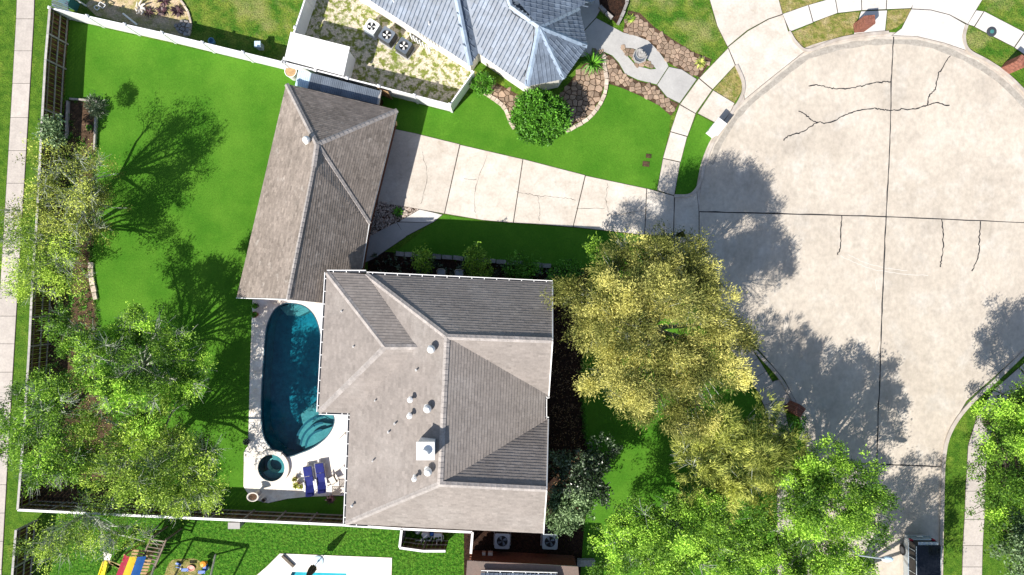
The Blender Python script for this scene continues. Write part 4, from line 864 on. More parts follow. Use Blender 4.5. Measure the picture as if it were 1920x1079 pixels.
# pool equipment
pe = thing('pool_pump', 'tangle of white pool pipes and filters inside the wooden enclosure', 'pool pump', W(805, 988)); c = W(800, 996)
for dx, dy, r, h in ((0, 0, .26, .8), (.7, .12, .2, .55), (-.55, .1, .18, .5)): m = MB(); m.lathe((c.x+dx, c.y+dy, 0), [(r, 0), (r, h*.85), (r*.6, h), (r*.1, h*1.03)], 16); m.build('filter_tank', 'unit_white', pe)
m = MB()
for k in range(12): x0 = c.x+random.uniform(-.8, 1.1); y0 = c.y+random.uniform(-.55, .2); z0 = random.uniform(.3, .7); x1 = x0+random.uniform(-.5, .5); m.tube([(x0, y0, .05), (x0, y0, z0), (x1, y0, z0), (x1, y0-random.uniform(.05, .5), z0)], .035, 6)
m.build('pipes', 'white_plastic', pe); m = MB(); m.box((c.x+.42, c.y+.02, .5), (.24, .2, .3)); m.build('motor', 'toy_blue', pe); m = MB(); m.box((c.x+.85, c.y+.05, .75), (.5, .22, .3)); m.build('heater', 'unit_white', pe)
# mailboxes
def brick_box(label, px, py, rz, h=1.45, w=.68, d=.58):
    t = thing('mailbox', label, 'mailbox', (0, 0, 0), 'brick mailboxes round the turning circle'); m = MB(); m.prism([(-w/2+.02, -d/2+.02), (w/2-.02, -d/2+.02), (w/2-.02, d/2-.02), (-w/2+.02, d/2-.02)], 0, h-.03); m.build('mortar_core', 'mortar', t); m = MB()
    for r in range(int(h/.09)):
        z = .045+r*.09; o = (r % 2)*.11
        for sx in (-1, 1):
            for k in range(3): m.box((-w/2+.11+k*.225, sx*(d/2-.03), z), (.21, .07, .075), 0, random.random())
            for k in range(2): m.box((sx*(w/2-.03), -d/2+.16+k*.25, z), (.07, .23, .075), 0, random.random())
    for i in range(3):
        for k in range(5): m.box((-w/2+.12+i*.22, -d/2+.07+k*.11, h), (.205, .095, .05), 0, random.random())
    m.build('bricks', 'brick', t, kind='stuff'); m = MB(); m.box((w/2+.01, 0, h-.35), (.04, .24, .26)); m.build('letter_door', 'dark_metal', t)
    t.location = W(px, py, .04); t.rotation_euler = (0, 0, rz); return t
brick_box('red brick mailbox on the pale pad at the top of the turning circle', 1610, 53, R_(5))
brick_box('red brick mailbox at the right edge beside the green verge', 1888, 128, R_(-38))
brick_box('red brick mailbox in dappled tree shade by the west kerb', 1482, 763, R_(55))
t = thing('mailbox', 'white rendered mailbox pillar at the kerb of the green lawn strip', 'mailbox', (0, 0, 0)); m = MB(); m.box((0, 0, .6), (.82, .55, 1.2)); m.build('pillar', 'white_paint', t); m = MB(); m.box((0, 0, 1.24), (.98, .68, .08)); m.build('cap', 'white_paint', t); m = MB(); m.box((.42, 0, .95), (.04, .26, .26)); m.build('letter_door', 'dark_metal', t); t.location = W(1336, 246, .02); t.rotation_euler = (0, 0, R_(52))
uc = thing('utility_cover', 'round black cover with teal centre at the edge of the east sidewalk', 'cover', W(1859, 60, .05)); c = W(1859, 60, .045); m = MB(); m.lathe(c, [(.33, 0), (.32, .05), (.13, .06)], 28); m.build('ring', 'dark_metal', uc); m = MB(); m.lathe(c, [(.14, .05), (.13, .08), (.02, .09)], 20); m.build('centre', 'teal_plastic', uc)
for px, py, w, d, lb in ((1216, 293, .36, .26, 'upper small green water meter lid set in the front lawn'), (1211, 308, .46, .34, 'lower larger green water meter lid set in the front lawn')):
    t = thing('water_meter_cover', lb, 'meter lid', W(px, py)); c = W(px, py, .0); m = MB(); m.box((c.x, c.y, .02), (w, d, .05), -.1); m.build('lid', 'soil', t); m = MB(); m.lathe((c.x+w*.3, c.y, .045), [(.05, 0), (.01, .01)], 10); m.build('cap', 'lime_leaf', t)
# pots
def pot(label, px, py, r, h, mat, leaf=None, n=20, L=.4, z=.05):
    p = W(px, py, z); t = thing('plant_pot', label, 'plant pot', p); m = MB(); m.lathe(p, [(r*.7, 0), (r, h*.9), (r*1.08, h*.92), (r*1.08, h), (r*.85, h), (r*.8, h*.8)], 16); m.build('pot', mat, t)
    m = MB(); m.lathe(p, [(r*.85, h*.82), (r*.1, h*.84)], 12); m.build('soil', 'soil', t)
    if leaf: rosette(t, p+Vector((0, 0, h*.8)), n, L, .07, leaf, 1.1)
pot('dark round pot at the west edge of the pool deck', 465, 827, .2, .35, 'dark_metal', 'dark_leaf', 14, .25)
pot('terracotta pot with green plant at the north end of the pool deck', 481, 590, .2, .4, 'terracotta', 'bush_leaf', 18, .3)
pot('dark pot with plant just below the garage roof corner', 482, 574, .18, .4, 'dark_metal', 'bush_leaf', 16, .3)
pot('terracotta pot with dry tan foliage beside the left lounger', 558, 908, .17, .3, 'terracotta', 'gold_leaf', 22, .32)
pot('small terracotta pot in front of the dry potted plant', 567, 911, .13, .2, 'terracotta', 'gold_leaf', 14, .22)
pot('tan clay pot at the left of the small pot cluster', 555, 897, .14, .22, 'tan_wood', 'yellow_leaf', 14, .25)
pot('small grey pot on the rounded south edge of the pool deck', 497, 936, .14, .3, 'grey_stone')
pot('brown potted shrub under the house gutter at the deck edge', 623, 933, .15, .3, 'terracotta', 'purple_leaf', 30, .42)
ur = thing('urn', 'big white stone urn standing at the southwest corner of the pool deck', 'urn', W(484, 924, .05)); c = W(484, 924, .05); m = MB(); m.lathe(c, [(.2, 0), (.22, .08), (.09, .2), (.1, .55), (.3, .85), (.36, .98), (.30, .98), (.1, .75)], 18, sx=1.1, sy=.85); m.build('bowl', 'coping', ur); m = MB(); m.lathe(c, [(.27, .93), (.02, .94)], 14); m.build('soil', 'soil', ur)
sh = thing('sun_screen', 'pale blue canvas screen panel leaning under the house gutter by the pool', 'screen', W(650, 842)); m = MB(); m.add([W(633, 826, .6), W(652, 816, 1.0), W(657, 870, 1.0), W(648, 872, .6)], [(0, 1, 2, 3)]); m.build('canvas', 'sky_panel', sh); m = MB()
for a, b in (((633, 826, .6), (652, 816, 1.)), ((633, 826, .6), (648, 872, .6)), ((648, 872, .6), (657, 870, 1.))): m.beam(W(*a), W(*b), .03, .03)
for a in ((633, 826, .6), (648, 872, .6)): m.beam(W(*a), Vector((*W(*a).xy, .05)), .03, .03)
m.build('frame', 'white_plastic', sh)
def hoop_chair(label, px, py):
    t = thing('patio_chair', label, 'chair', (0, 0, 0), 'metal chairs in the shaded bed by the house'); m = MB(); m.tube([(-.26, -.25, .45), (-.27, .2, .8), (-.18, .3, .9), (.18, .3, .9), (.27, .2, .8), (.26, -.25, .45)], .022, 6); m.build('back_hoop', 'coping', t)
    m = MB(); m.box((0, 0, .44), (.5, .5, .04)); m.build('seat', 'unit_grey', t)
    for a in (-.22, .22):
        for b in (-.22, .22): m = MB(); m.tube([(a, b, .44), (a*1.1, b*1.1, 0)], .018, 5); m.build('leg', 'unit_grey', t)
    t.location = W(px, py, .02); return t
hoop_chair('grey metal patio chair nearer the garage in the shaded bed', 829, 514); hoop_chair('grey metal patio chair half behind the right green shrub', 862, 515)
pc = thing('porch_bench', 'grey curved bench on the shaded porch of the blue roofed house', 'bench', W(1102, 5)); m = MB()
arc = [(1093, -8), (1092, 4), (1098, 11), (1108, 12), (1113, 4), (1112, -8)]; ribbon(m, smooth_line(G(arc), 4), .12, .45, .85); m.build('back', 'unit_grey', pc); m = MB(); m.prism(G([(1094, -8), (1094, 4), (1099, 9), (1107, 10), (1111, 3), (1110, -8)]), .36, .45); m.build('seat', 'cool_concrete', pc)
for a in ((1097, 0), (1108, 0)): m = MB(); m.beam(W(*a, 0), W(*a, .38), .06, .06); m.build('leg', 'unit_grey', pc)
# closed parasol
um = thing('closed_umbrella', 'folded taupe parasol on a round pale blue base over the second pool', 'parasol', W(597, 1052)); c = W(597, 1052, .04)
m = MB(); m.lathe(c, [(.36, 0), (.36, .05), (.30, .08), (.06, .10), (.05, .2)], 24); m.build('base', 'sky_panel', um); m = MB(); m.tube([c, c+Vector((0, 0, 2.65))], .03, 8); m.build('pole', 'dark_metal', um); m = MB(); N = 20
prof = [(.10, 1.05), (.26, 1.1), (.24, 1.5), (.16, 2.1), (.05, 2.6)]
for j, (r, z) in enumerate(prof): m.v += [tuple(c+Vector((r*(1 if k % 2 else .62)*math.cos(k*2*math.pi/N), r*(1 if k % 2 else .62)*math.sin(k*2*math.pi/N), z+(.06 if k % 2 else 0)))) for k in range(N)]
for j in range(len(prof)-1):
    for k in range(N): m.f.append((j*N+k, j*N+(k+1) % N, (j+1)*N+(k+1) % N, (j+1)*N+k)); m.t.append(.5)
m.build('canopy', 'bronze_fabric', um)
# play equipment
ps = thing('climbing_frame', 'wooden climbing frame with red yellow and blue striped canopy in the bottom left corner', 'climbing frame', W(300, 1050))
cv = [W(233, 1041, 2.2), W(275, 1043, 2.2), W(258, 1092, 2.3), W(213, 1090, 2.3)]
for i, mt_ in enumerate(('red_cloth', 'yellow_cloth', 'blue_cloth')):
    a, b = i/3, (i+1)/3-.01; tl = lambda t: cv[0]+(cv[1]-cv[0])*t+Vector((0, 0, .5*math.sin(math.pi*t)*.5)); bl = lambda t: cv[3]+(cv[2]-cv[3])*t+Vector((0, 0, .5*math.sin(math.pi*t)*.5))
    m = MB(); N = 4
    for k in range(N): t0, t1 = a+(b-a)*k/N, a+(b-a)*(k+1)/N; m.add([tl(t0), tl(t1), bl(t1), bl(t0)], [(0, 1, 2, 3)])
    m.build('canopy_stripe', mt_, ps)
for q in cv: m = MB(); m.beam(q, Vector((q.x, q.y, 0)), .1, .1); m.build('post', 'tan_wood', ps)
m = MB()
for k in range(8): a = cv[0]+(cv[3]-cv[0])*(k+.5)/8; b = cv[1]+(cv[2]-cv[1])*(k+.5)/8; a.z = b.z = 1.2; m.beam(a, b, .14, .04)
m.build('platform', 'tan_wood', ps)
la, lb, lc, ld = W(263, 1056, 2.0), W(284, 1008, 2.0), W(291, 1062, 2.0), W(312, 1012, 2.0)
for a, b in ((la, lb), (lc, ld)): m = MB(); m.beam(a, b, .09, .12); m.build('ladder_rail', 'timber', ps)
for k in range(7): m = MB(); m.beam(la+(lb-la)*(k+.5)/7, lc+(ld-lc)*(k+.5)/7, .06, .06); m.build('rung', 'timber', ps)
for q in (lb, ld): m = MB(); m.beam(q, Vector((q.x, q.y, 0)), .1, .1); m.build('post', 'timber', ps)
m = MB(); m.add([W(193, 1034, 1.6), W(210, 1040, 1.6), W(205, 1052, 1.3), W(195, 1050, 1.3)], [(0, 1, 2, 3)]); m.build('roof_flap', 'coping', ps)
for k in range(3): m = MB(); a, b = W(200+k*7, 1052+k*3, 1.3), W(228+k*3, 1062+k*5, 1.3); m.beam(a, b, .16, .04); m.build('plank', 'tan_wood', ps)
m = MB(); m.add([W(196, 1051, 1.2), W(203, 1053, 1.2), W(196, 1080, .1), W(187, 1078, .1)], [(0, 1, 2, 3)]); m.beam(W(203, 1053, 1.3), W(196, 1080, .2), .05, .18); m.beam(W(195, 1051, 1.3), W(186, 1078, .2), .05, .18); m.build('slide', 'yellow_plastic', ps)
sg = thing('swing_frame', 'swing frame beam and legs casting its shadow on the lower lawn', 'swing', W(370, 1065)); b0, b1_ = W(317, 1058), W(420, 1072); b0.z = b1_.z = 2.4
m = MB(); m.beam(b0, b1_, .16, .16); m.build('beam', 'timber', sg)
for e in (b0, b1_):
    for f in ((-16, -32), (6, 32)): q = e+Vector((S(f[0]), -S(f[1]), -2.4)); m = MB(); m.beam(e, q, .09, .09); m.build('leg', 'coping', sg)
for k in (.3, .6): q = b0+(b1_-b0)*k; m = MB(); m.tube([q, q-Vector((0, 0, 1.9))], .012, 4); m.tube([q+Vector((.4, -.05, 0)), q+Vector((.4, -.05, -1.9))], .012, 4); m.box(q+Vector((.2, -.03, -1.9)), (.46, .2, .04)); m.build('swing_seat', 'toy_blue', sg)
ts = thing('toy_chair', 'small orange and blue toddler ride-on toy on the lower lawn', 'toy', W(388, 1056)); c = W(388, 1056); m = MB(); m.box((c.x, c.y+.18, .45), (.42, .2, .12), .2, ); m.lathe((c.x, c.y+.15, .5), [(.22, 0), (.2, .1), (.05, .14)], 12); m.build('canopy', 'orange_plastic', ts); m = MB(); m.box((c.x, c.y-.2, .25), (.22, .42, .3)); m.build('seat', 'toy_blue', ts); m = MB()
for a in (-.15, .15): m.tube([(c.x+a-.03, c.y-.3, .09), (c.x+a+.03, c.y-.3, .09)], .09, 10)
m.build('wheels', 'unit_white', ts)
t2 = thing('toy_scooter', 'small blue and white toy on the bare patch of the lower lawn', 'toy', W(336, 1058)); c = W(337, 1058); m = MB(); m.beam((c.x-.2, c.y+.1, .12), (c.x+.15, c.y, .12), .14, .06); m.beam((c.x+.1, c.y, .12), (c.x+.1, c.y, .5), .04, .04); m.beam((c.x-.05, c.y+.02, .5), (c.x+.24, c.y-.05, .5), .04, .04); m.build('frame', 'toy_blue', t2); m = MB(); m.tube([(c.x+.1, c.y-.25, .08), (c.x+.14, c.y-.25, .08)], .08, 10); m.tube([(c.x-.2, c.y+.1, .08), (c.x-.16, c.y+.1, .08)], .08, 10); m.build('wheels', 'unit_white', t2)
m = MB(); m.lathe(W(359, 1065, .02), [(.12, 0), (.2, .1), (.17, .1), (.1, .04)], 16, sx=1.3); m.build('toy_bowl', 'pink_plastic', label='pink plastic bowl lying on the bare patch of lawn', cat='toy', loc=W(359, 1065))
# parked car
car = thing('parked_car', 'silver car with glossy black roof parked at the kerb in the bottom right corner', 'car', W(1712, 1054, .03)); cx, y1 = W(1712, 0).x, W(0, 1001).y; LEN = 4.25; hw = .90
def sect(y, w, z0, z1): return [Vector((cx-w, y, z0)), Vector((cx+w, y, z0)), Vector((cx+w, y, z1)), Vector((cx-w, y, z1))]
m = MB(); secs = [(0, .80, .45, .95), (.08, .86, .36, 1.02), (.6, .90, .3, 1.03), (2.2, .91, .3, 1.0), (3.2, .90, .3, .98), (3.9, .86, .33, .88), (4.25, .72, .42, .72)]
rings = []
for d, w, z0, z1 in secs:
    y = y1-d; rings.append([Vector((cx+x*w, y, z)) for x, z in ((-.93, z0), (-1.0, z0+.18), (-1.0, (z0+z1)/2), (-.97, z1-.08), (-.9, z1), (.9, z1), (.97, z1-.08), (1., (z0+z1)/2), (1., z0+.18), (.93, z0))])
n = 10
for i, r in enumerate(rings): m.v += [tuple(p) for p in r]
for i in range(len(rings)-1):
    for k in range(n): m.f.append((i*n+k, i*n+(k+1) % n, (i+1)*n+(k+1) % n, (i+1)*n+k)); m.t.append(.5)
m.f += [tuple(range(n)), tuple((len(rings)-1)*n+k for k in range(n))[::-1]]; m.t += [.5, .5]; body = m.build('body', 'silver', car)
m = MB(); gr = [(.06, .84, 1.0), (.2, .80, 1.62), (3.2, .84, 1.0), (2.55, .78, 1.62)]
def quad4(y, w, z): return [Vector((cx-w, y1-y, z)), Vector((cx+w, y1-y, z))]
bq = quad4(.06, .86, 1.0)+quad4(3.3, .84, .98)[::-1]; tq = quad4(.16, .82, 1.66)+quad4(2.5, .78, 1.66)[::-1]
m.add(bq+tq, [(0, 1, 5, 4), (1, 2, 6, 5), (2, 3, 7, 6), (3, 0, 4, 7), (4, 5, 6, 7)]); m.build('windows', 'gloss_black', car)
m = MB(); N = 5; rt = []
for i in range(N+1):
    t_ = i/N; y = y1-(.14+t_*2.42)
    for xx in (-1, -.93, 0, .93, 1): rt.append(Vector((cx+xx*(.85-.04*t_), y, 1.66+(.075 if abs(xx) < .5 else (.055 if abs(xx) < .95 else 0))-.03*abs(t_-.4))))
m.v += [tuple(p) for p in rt]
for i in range(N):
    for k in range(4): m.f.append((i*5+k, i*5+k+1, (i+1)*5+k+1, (i+1)*5+k)); m.t.append(.5)
m.build('roof', 'gloss_black', car)
for s_ in (-1, 1):
    m = MB(); m.tube([(cx+s_*.80, y1-.2, 1.72), (cx+s_*.78, y1-2.4, 1.71)], .025, 6); m.build('roof_rail', 'silver', car)
    for dd in (.95, 3.35): m = MB(); m.tube([(cx+s_*.70, y1-dd, .37), (cx+s_*.935, y1-dd, .37)], .35, 20); w_ = m.build('wheel', 'rubber', car); m = MB(); m.tube([(cx+s_*.93, y1-dd, .37), (cx+s_*.95, y1-dd, .37)], .22, 14); m.build('rim', 'dark_metal', w_)
    m = MB(); m.box((cx+s_*.72, y1-.06, .98), (.16, .12, .3)); m.build('tail_light', 'red_cloth', car)
    m = MB(); m.box((cx+s_*1.0, y1-2.75, 1.05), (.2, .12, .14)); m.build('wing_mirror', 'gloss_black', car)
    for dd in (.55, 1.1, 2.0): m = MB(); m.beam((cx+s_*.875, y1-dd, 1.0), (cx+s_*.815, y1-dd, 1.62), .03, .05); m.build('pillar', 'silver', car)
m = MB(); m.box((cx, y1+.02, .52), (1.6, .12, .22)); m.build('bumper', 'silver', car); m = MB(); m.box((cx, y1+.085, .75), (.4, .02, .12)); m.build('number_plate', 'unit_white', car); m = MB(); m.beam((cx-.65, y1-.05, 1.66), (cx+.65, y1-.05, 1.66), .22, .04); m.build('spoiler', 'silver', car)
# street lamp
sl_ = thing('street_lamp', 'pale street lamp arm reaching over the road through the bottom trees', 'street lamp', Vector((*W(1612, 1042, 7).xy, 0))); tp = W(1612, 1042, 7); m = MB(); m.tube([(tp.x, tp.y, 0), (tp.x, tp.y, 6.9)], [.1, .06], 10); m.build('pole', 'unit_grey', sl_); m = MB(); m.tube([tp, W(1640, 1046, 7.2), W(1658, 1048, 7.2)], .04, 8); m.build('arm', 'unit_grey', sl_); m = MB(); c = W(1664, 1049, 7.15); m.lathe(c-Vector((0, 0, .05)), [(.14, 0), (.17, .06), (.12, .12), (.03, .15)], 14, sx=2.0); m.build('lamp_head', 'sky_panel', sl_)

# ------------------------------------------------------------------ loose growth along the bed and lawn edges
def litter(name, mat, pts, n, L, Wd, label, nleaf=8, up=.6, fill=True, jit=.18, z=.03):
    P = G(pts); out = []
    if fill:
        xs = [p.x for p in P]; ys_ = [p.y for p in P]
        while len(out) < n:
            p = Vector((random.uniform(min(xs), max(xs)), random.uniform(min(ys_), max(ys_))))
            if inside(p, P): out.append((p.x, p.y, z))
    else:
        Q = list(zip(P, P[1:])); ln = [(b-a).length for a, b in Q]
        for k in range(n): a, b = random.choices(Q, ln)[0]; p = a.lerp(b, random.random()); out.append((p.x+random.gauss(0, jit*.5), p.y+random.gauss(0, jit*.5), z))
    c = np.array(out); d = np.tile([0, 0, 1.], (len(c), 1)); par = thing(name, label, None, (0, 0, 0), kind='stuff') if False else None
    v, t = leaf_cloud(c, d, nleaf, jit*.35, L, Wd, up, RNG.uniform(0, 1, len(c)), .2); v[:, 2] = np.maximum(v[:, 2], .021)
    me = bpy.data.meshes.new(name); me.from_pydata(v.tolist(), [], np.arange(len(v)).reshape(-1, 4).tolist()); at = me.attributes.new('tone', 'FLOAT', 'FACE'); at.data.foreach_set('value', t.astype(np.float32)); me.materials.append(MATS[mat])
    o = bpy.data.objects.new(name, me); C.objects.link(o); setp(o, label, None, None, 'stuff'); return o
SB = [(124, 200), (176, 300), (174, 440), (168, 490), (172, 540), (182, 610), (176, 690), (200, 770), (235, 850), (256, 935), (80, 925), (92, 788), (100, 645), (106, 540), (112, 425)]
litter('fallen_leaves', 'yellow_leaf', SB, 1500, .09, .05, 'dry fallen leaves scattered over the soil under the west trees', 3, .2)
litter('ground_cover', 'bush_leaf', SB, 420, .2, .06, 'low green ground cover growing in the soil bed under the west trees', 14, .8)
HBD = [(1040, 520), (1098, 510), (1090, 640), (1086, 720), (1092, 800), (1100, 900), (1085, 990), (1035, 990), (1035, 560)]
litter('fallen_leaves', 'tan_wood', HBD, 700, .09, .05, 'brown fallen leaves on the dark mulch east of the house', 3, .2)
litter('ground_cover', 'dark_leaf', [(700, 478), (960, 495), (1100, 507), (1098, 530), (700, 520)], 160, .2, .07, 'dark low plants along the shaded bed north of the house', 16, .8)
for nm, line in (('back lawn', [(122, 186), (182, 192), (181, 270), (176, 330), (178, 440), (171, 490), (176, 540), (186, 610), (180, 690), (205, 770), (240, 850), (262, 940)]), 
                 ('shaded house bed', [(740, 474), (960, 492), (1105, 505), (1096, 640), (1090, 720), (1096, 800), (1110, 900), (1095, 990)])):
    litter('grass_fringe', 'bush_leaf', line, 900, .12, .03, 'uneven fringe of grass blades along the edge of the '+nm, 9, 1.2, False, .14, .02)
# ------------------------------------------------------------------ trees and shrubs
def tree(name, label, cat, base, lobes, leaf, L=.22, Wd=.075, dens=9., n=34, spread=.17, bias=1.2, trunk_r=.2, fork=.35, twigs=0, twig_len=.9, group=None, flat=.62, twig_mat='pale_twig', limbs=True, upb=.25, tvar=.2, bough=2.6):
    b = W(*base, 0); t = thing(name, label, cat, b, group); cs = []; ds = []; tn = []
    mb = MB(); zt = np.mean([l[2] for l in lobes])*fork; top = b+Vector((0, 0, zt)); mb.tube([b-Vector((0, 0, .1)), b+Vector((.04, .03, zt*.5)), top], [trunk_r*1.3, trunk_r, trunk_r*.85], 8); mb.build('trunk', 'bark', t)
    lb = MB()
    for (px, py, z, r) in lobes:
        c = W(px, py, z); rr = r*(H-z)/F; N = max(4, int(dens*rr*rr*math.pi)); ct = RNG.normal(.45, .12)
        K = max(3, int(rr*rr*bough*.75)) if bough else 0
        if K:
            bd = RNG.normal(0, 1, (K, 3)); bd[:, 2] = np.abs(bd[:, 2])-.2; bd /= np.linalg.norm(bd, axis=1)[:, None]; bq = RNG.uniform(.15, 1.1, K)**.6
            bp = np.array(c)+bd*(bq*rr)[:, None]*np.array([1, 1, flat]); bt = np.clip(RNG.normal(ct, .34, K), 0, 1); br = RNG.uniform(.3, .95, K)
            ii = RNG.integers(0, K, N); e = RNG.normal(0, 1, (N, 3)); e[:, 2] = np.abs(e[:, 2])*.8-.15; e /= np.linalg.norm(e, axis=1)[:, None]
            p = bp[ii]+e*(br[ii]*RNG.uniform(.3, 1, N)**.5)[:, None]*np.array([1, 1, .6]); d = bd[ii]*.6+e*.8; d /= np.linalg.norm(d, axis=1)[:, None]
            p = p+RNG.normal(0, .12, (N, 3)); cs.append(p); ds.append(d+np.array([0, 0, .15])); tn.append(np.clip(bt[ii]+RNG.normal(0, .14, N), 0, 1))
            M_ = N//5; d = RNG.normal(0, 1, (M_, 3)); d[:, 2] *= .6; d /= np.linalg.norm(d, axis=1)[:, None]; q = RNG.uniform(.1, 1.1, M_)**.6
            p = np.array(c)-np.array([0, 0, rr*.25])+d*(q*rr)[:, None]*np.array([1, 1, flat]); cs.append(p); ds.append(d+np.array([0, 0, .2])); tn.append(np.clip(RNG.normal(ct-.35, .15, M_), 0, 1))  # inner fill leaves toned darker: shade between boughs put into the colour
        else:
            d = RNG.normal(0, 1, (N, 3)); d[:, 2] = np.abs(d[:, 2])*1.0-.25; d /= np.linalg.norm(d, axis=1)[:, None]; q = RNG.uniform(.35, 1.0, N)**.55
            p = np.array(c)+d*(q*rr)[:, None]*np.array([1, 1, flat]); cs.append(p); ds.append(d+np.array([0, 0, .15])); tn.append(np.clip(RNG.normal(ct, .2, N), 0, 1))
        if limbs and z > 2:
            cv_ = Vector(c)-Vector((0, 0, rr*.3)); mid = top.lerp(cv_, .5)+Vector((random.uniform(-.3, .3), random.uniform(-.3, .3), .3)); lb.tube([top, mid, cv_], [trunk_r*.55, trunk_r*.38, trunk_r*.2], 6, cap=False)
            for k in range(min(16, len(p))):
                e = Vector(p[k]); s0 = mid.lerp(cv_, random.uniform(.2, 1)); mm = s0.lerp(e, .5)+Vector((random.uniform(-.15, .15), random.uniform(-.15, .15), .1)); lb.tube([s0, mm, e], [trunk_r*.16, trunk_r*.1, .012], 4, cap=False)
    if lb.v: lb.build('limbs', 'bark' if twig_mat != 'pale_twig' or not twigs else 'pale_twig', t)
    cs = np.concatenate(cs); ds = np.concatenate(ds); tn = np.concatenate(tn)
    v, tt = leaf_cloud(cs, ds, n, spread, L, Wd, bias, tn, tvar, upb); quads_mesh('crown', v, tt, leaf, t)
    if twigs:
        idx = RNG.choice(len(cs), twigs); k = 13; st = np.repeat(cs[idx]-ds[idx]*.25, k, 0); dd = np.repeat(ds[idx], k, 0)+RNG.normal(0, .55, (twigs*k, 3)); dd /= np.linalg.norm(dd, axis=1)[:, None]
        quads_mesh('bare_twigs', strands(st, dd, twig_len*RNG.uniform(.5, 1.2, len(st)), .017), None, twig_mat, t, 'stuff')
    return t
def blobs(cx, cy, rx, ry, z, n, rb, zv=.8, seed=0):
    r = random.Random(seed); out = []
    for i in range(n):
        a = i*2.39996; q = math.sqrt((i+.5)/n); out.append((cx+rx*q*math.cos(a)+r.uniform(-8, 8), cy+ry*q*math.sin(a)+r.uniform(-8, 8), z-(q**2)*z*.22+r.uniform(-zv, zv), rb*r.uniform(.75, 1.25)))
    return out
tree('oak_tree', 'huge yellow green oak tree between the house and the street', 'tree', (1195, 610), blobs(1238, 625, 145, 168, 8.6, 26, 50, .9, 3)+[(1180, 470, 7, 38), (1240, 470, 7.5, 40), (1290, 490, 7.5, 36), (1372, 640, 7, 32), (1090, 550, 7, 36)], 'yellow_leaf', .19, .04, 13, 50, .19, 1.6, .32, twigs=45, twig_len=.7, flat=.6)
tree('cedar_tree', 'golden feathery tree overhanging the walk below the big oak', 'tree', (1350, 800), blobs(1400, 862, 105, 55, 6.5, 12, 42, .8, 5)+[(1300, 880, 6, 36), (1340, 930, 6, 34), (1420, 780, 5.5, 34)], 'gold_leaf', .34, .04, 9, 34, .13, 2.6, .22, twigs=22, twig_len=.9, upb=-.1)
tree('elm_tree', 'bright green tree filling the bottom centre of the photo', 'tree', (1250, 960), blobs(1300, 1010, 150, 75, 6.5, 18, 48, .9, 8)+[(1180, 1010, 5, 38), (1150, 1060, 5, 36), (1480, 1000, 6, 36)], 'fresh_leaf', .15, .065, 8, 52, .16, .9, .25, twigs=27)
tree('elm_tree', 'bright green tree overhanging the street left of the parked car', 'tree', (1490, 900), blobs(1560, 935, 85, 82, 7.5, 13, 46, .8, 9), 'fresh_leaf', .15, .065, 8.5, 52, .16, .9, .25, twigs=16)
tree('elm_tree', 'light green tree at the bottom edge beside the street lamp', 'tree', (1480, 1010), blobs(1530, 1062, 110, 40, 6.5, 10, 44, .8, 12), 'fresh_leaf', .15, .065, 8, 50, .16, .9, .2, twigs=22)
tree('elm_tree', 'bright green tree cut off by the right edge of the photo', 'tree', (1850, 790), blobs(1908, 850, 62, 150, 7.0, 15, 44, .8, 14), 'fresh_leaf', .16, .065, 8, 48, .16, .9, .25)
tree('elm_tree', 'darker green tree in the bottom right corner beyond the sidewalk', 'tree', (1870, 985), blobs(1935, 1040, 60, 75, 7.0, 8, 42, .8, 15), 'sage_leaf', .2, .1, 6, 28, .2, .8, .22)
tree('elm_tree', 'green tree below the bottom edge shading the road in front of the parked car', 'tree', (1565, 1110), blobs(1690, 1190, 85, 50, 8.0, 9, 42, .7, 41), 'fresh_leaf', .16, .065, 7, 40, .17, .9, .25)
tree('myrtle_tree', 'large bright green tree with pale twigs at the left of the back lawn', 'tree', (300, 680), blobs(250, 690, 110, 90, 6.0, 14, 38, .9, 21)+[(120, 610, 5.5, 34), (160, 640, 5.5, 34), (330, 640, 5.5, 30)], 'fresh_leaf', .16, .065, 10, 36, .15, 1.0, .2, twigs=45, twig_len=1.0)
tree('myrtle_tree', 'green twiggy tree overhanging the west sidewalk', 'tree', (130, 770), blobs(75, 815, 75, 95, 6.0, 11, 38, .9, 22), 'fresh_leaf', .15, .06, 9.5, 34, .18, 1.0, .18, twigs=45, twig_len=1.0)
tree('myrtle_tree', 'broad green tree with fans of pale twigs in the southwest of the back lawn', 'tree', (330, 820), blobs(270, 875, 130, 80, 6.0, 17, 38, .9, 23)+[(385, 850, 5.5, 32), (390, 920, 5, 30), (170, 775, 5.2, 34), (240, 780, 5.4, 34), (150, 860, 5.0, 34), (320, 770, 5.2, 30)], 'lime_leaf', .16, .065, 10, 36, .17, 1.0, .2, twigs=55, twig_len=1.1)
tree('myrtle_tree', 'thin twiggy tree leaning over the south fence in the left corner', 'tree', (190, 950), blobs(175, 1000, 110, 38, 5.0, 10, 32, .8, 24), 'lime_leaf', .14, .055, 6, 30, .18, 1.0, .16, twigs=45, twig_len=1.0)
tree('oak_tree', 'sparse olive tree with grey twigs beside the timber bordered bed', 'tree', (190, 365), blobs(128, 365, 80, 85, 6.0, 12, 36, .8, 25), 'olive_leaf', .13, .055, 8, 30, .2, .8, .2, twigs=65, twig_len=.8)
tree('oak_tree', 'yellow green tree over the west sidewalk below the sparse olive tree', 'tree', (125, 465), blobs(75, 480, 70, 65, 5.0, 9, 36, .7, 26)+[(20, 430, 4.5, 30), (130, 520, 4.5, 28)], 'lime_leaf', .14, .055, 7.5, 32, .19, .9, .18, twigs=33, twig_len=.8)
tree('camellia_shrub', 'glossy dark shrub growing over the west fence below the first bays', 'shrub', (112, 238), [(100, 232, 2.4, 18), (92, 250, 2.3, 18), (105, 258, 2.0, 16)], 'sage_leaf', .17, .11, 30, 14, .12, .6, .06, limbs=False, bough=0)
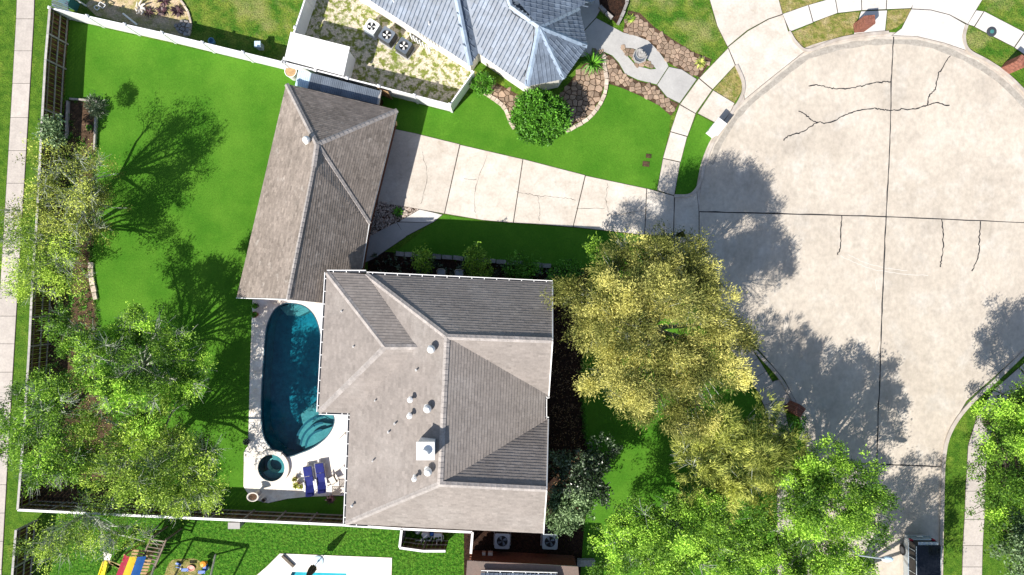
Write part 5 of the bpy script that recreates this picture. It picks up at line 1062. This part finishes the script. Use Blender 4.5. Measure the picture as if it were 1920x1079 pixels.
tree('pine_shrub', 'small round dark pine at the corner of the timber border', 'shrub', (186, 208), [(178, 198, 1.6, 17), (184, 205, 1.4, 14)], 'dark_leaf', .2, .03, 45, 26, .1, 1.6, .06, limbs=False, bough=0)
tree('round_shrub', 'big round bright green shrub at the corner of the blue roofed house', 'shrub', (1010, 232), [(1012, 216, 1.7, 44), (998, 203, 1.9, 32), (1032, 222, 1.7, 36), (1004, 238, 1.4, 34), (1040, 206, 1.5, 22), (980, 224, 1.3, 22), (1022, 250, 1.2, 20)], 'bush_leaf', .2, .09, 40, 30, .09, .5, .1, limbs=False, bough=0, flat=.75)
tree('round_shrub', 'small round green shrub beside the end of the white fence', 'shrub', (907, 164), [(905, 158, .8, 20)], 'bush_leaf', .18, .08, 55, 30, .07, .6, .06, limbs=False, bough=0)
tree('magnolia_shrub', 'dark glossy magnolia shrub close to the southeast wall of the house', 'tree', (1080, 875), blobs(1092, 888, 38, 34, 4.2, 6, 24, .4, 31), 'dark_leaf', .22, .11, 14, 24, .15, .6, .12)
tree('holly_shrub', 'silvery green leafy shrub below the dark magnolia', 'tree', (1060, 930), blobs(1068, 955, 28, 38, 3.8, 6, 24, .4, 32), 'sage_leaf', .17, .10, 16, 28, .14, .6, .12)
tree('garden_shrub', 'upright bright green shrub in the shaded bed, nearer the garage', 'shrub', (790, 500), [(789, 478, 2.4, 13), (795, 492, 1.5, 20)], 'fresh_leaf', .15, .08, 30, 20, .12, .8, .05, limbs=False, bough=0)
tree('garden_shrub', 'bushy bright green shrub in the shaded bed beside a metal chair', 'shrub', (895, 505), [(892, 480, 2.2, 20), (897, 500, 1.4, 26)], 'fresh_leaf', .15, .08, 30, 20, .12, .8, .05, limbs=False, bough=0)
tree('garden_shrub', 'low dark green shrub in the shaded bed, right of the two upright ones', 'shrub', (975, 505), [(975, 503, 1.0, 28), (990, 508, .9, 22)], 'bush_leaf', .15, .08, 24, 18, .12, .8, .05, limbs=False, bough=0)
tree('garden_shrub', 'green shrub at the northeast corner of the house by the oak', 'shrub', (1050, 520), [(1055, 522, 1.2, 26), (1070, 505, 1.0, 22)], 'bush_leaf', .15, .08, 20, 18, .12, .8, .05, limbs=False, bough=0)
tree('garden_shrub', 'bright green sprig at the corner of the driveway and the oak', 'shrub', (1115, 470), [(1113, 462, 2.2, 18), (1122, 480, 2.4, 18)], 'fresh_leaf', .17, .07, 18, 20, .12, 1., .05, limbs=False, bough=0)
tree('low_shrub', 'low green ground shrub by the dappled brick mailbox', 'shrub', (1478, 785), [(1490, 800, .8, 26), (1478, 820, .8, 24), (1440, 775, .7, 18)], 'bush_leaf', .15, .08, 16, 18, .12, .8, .04, limbs=False, bough=0)
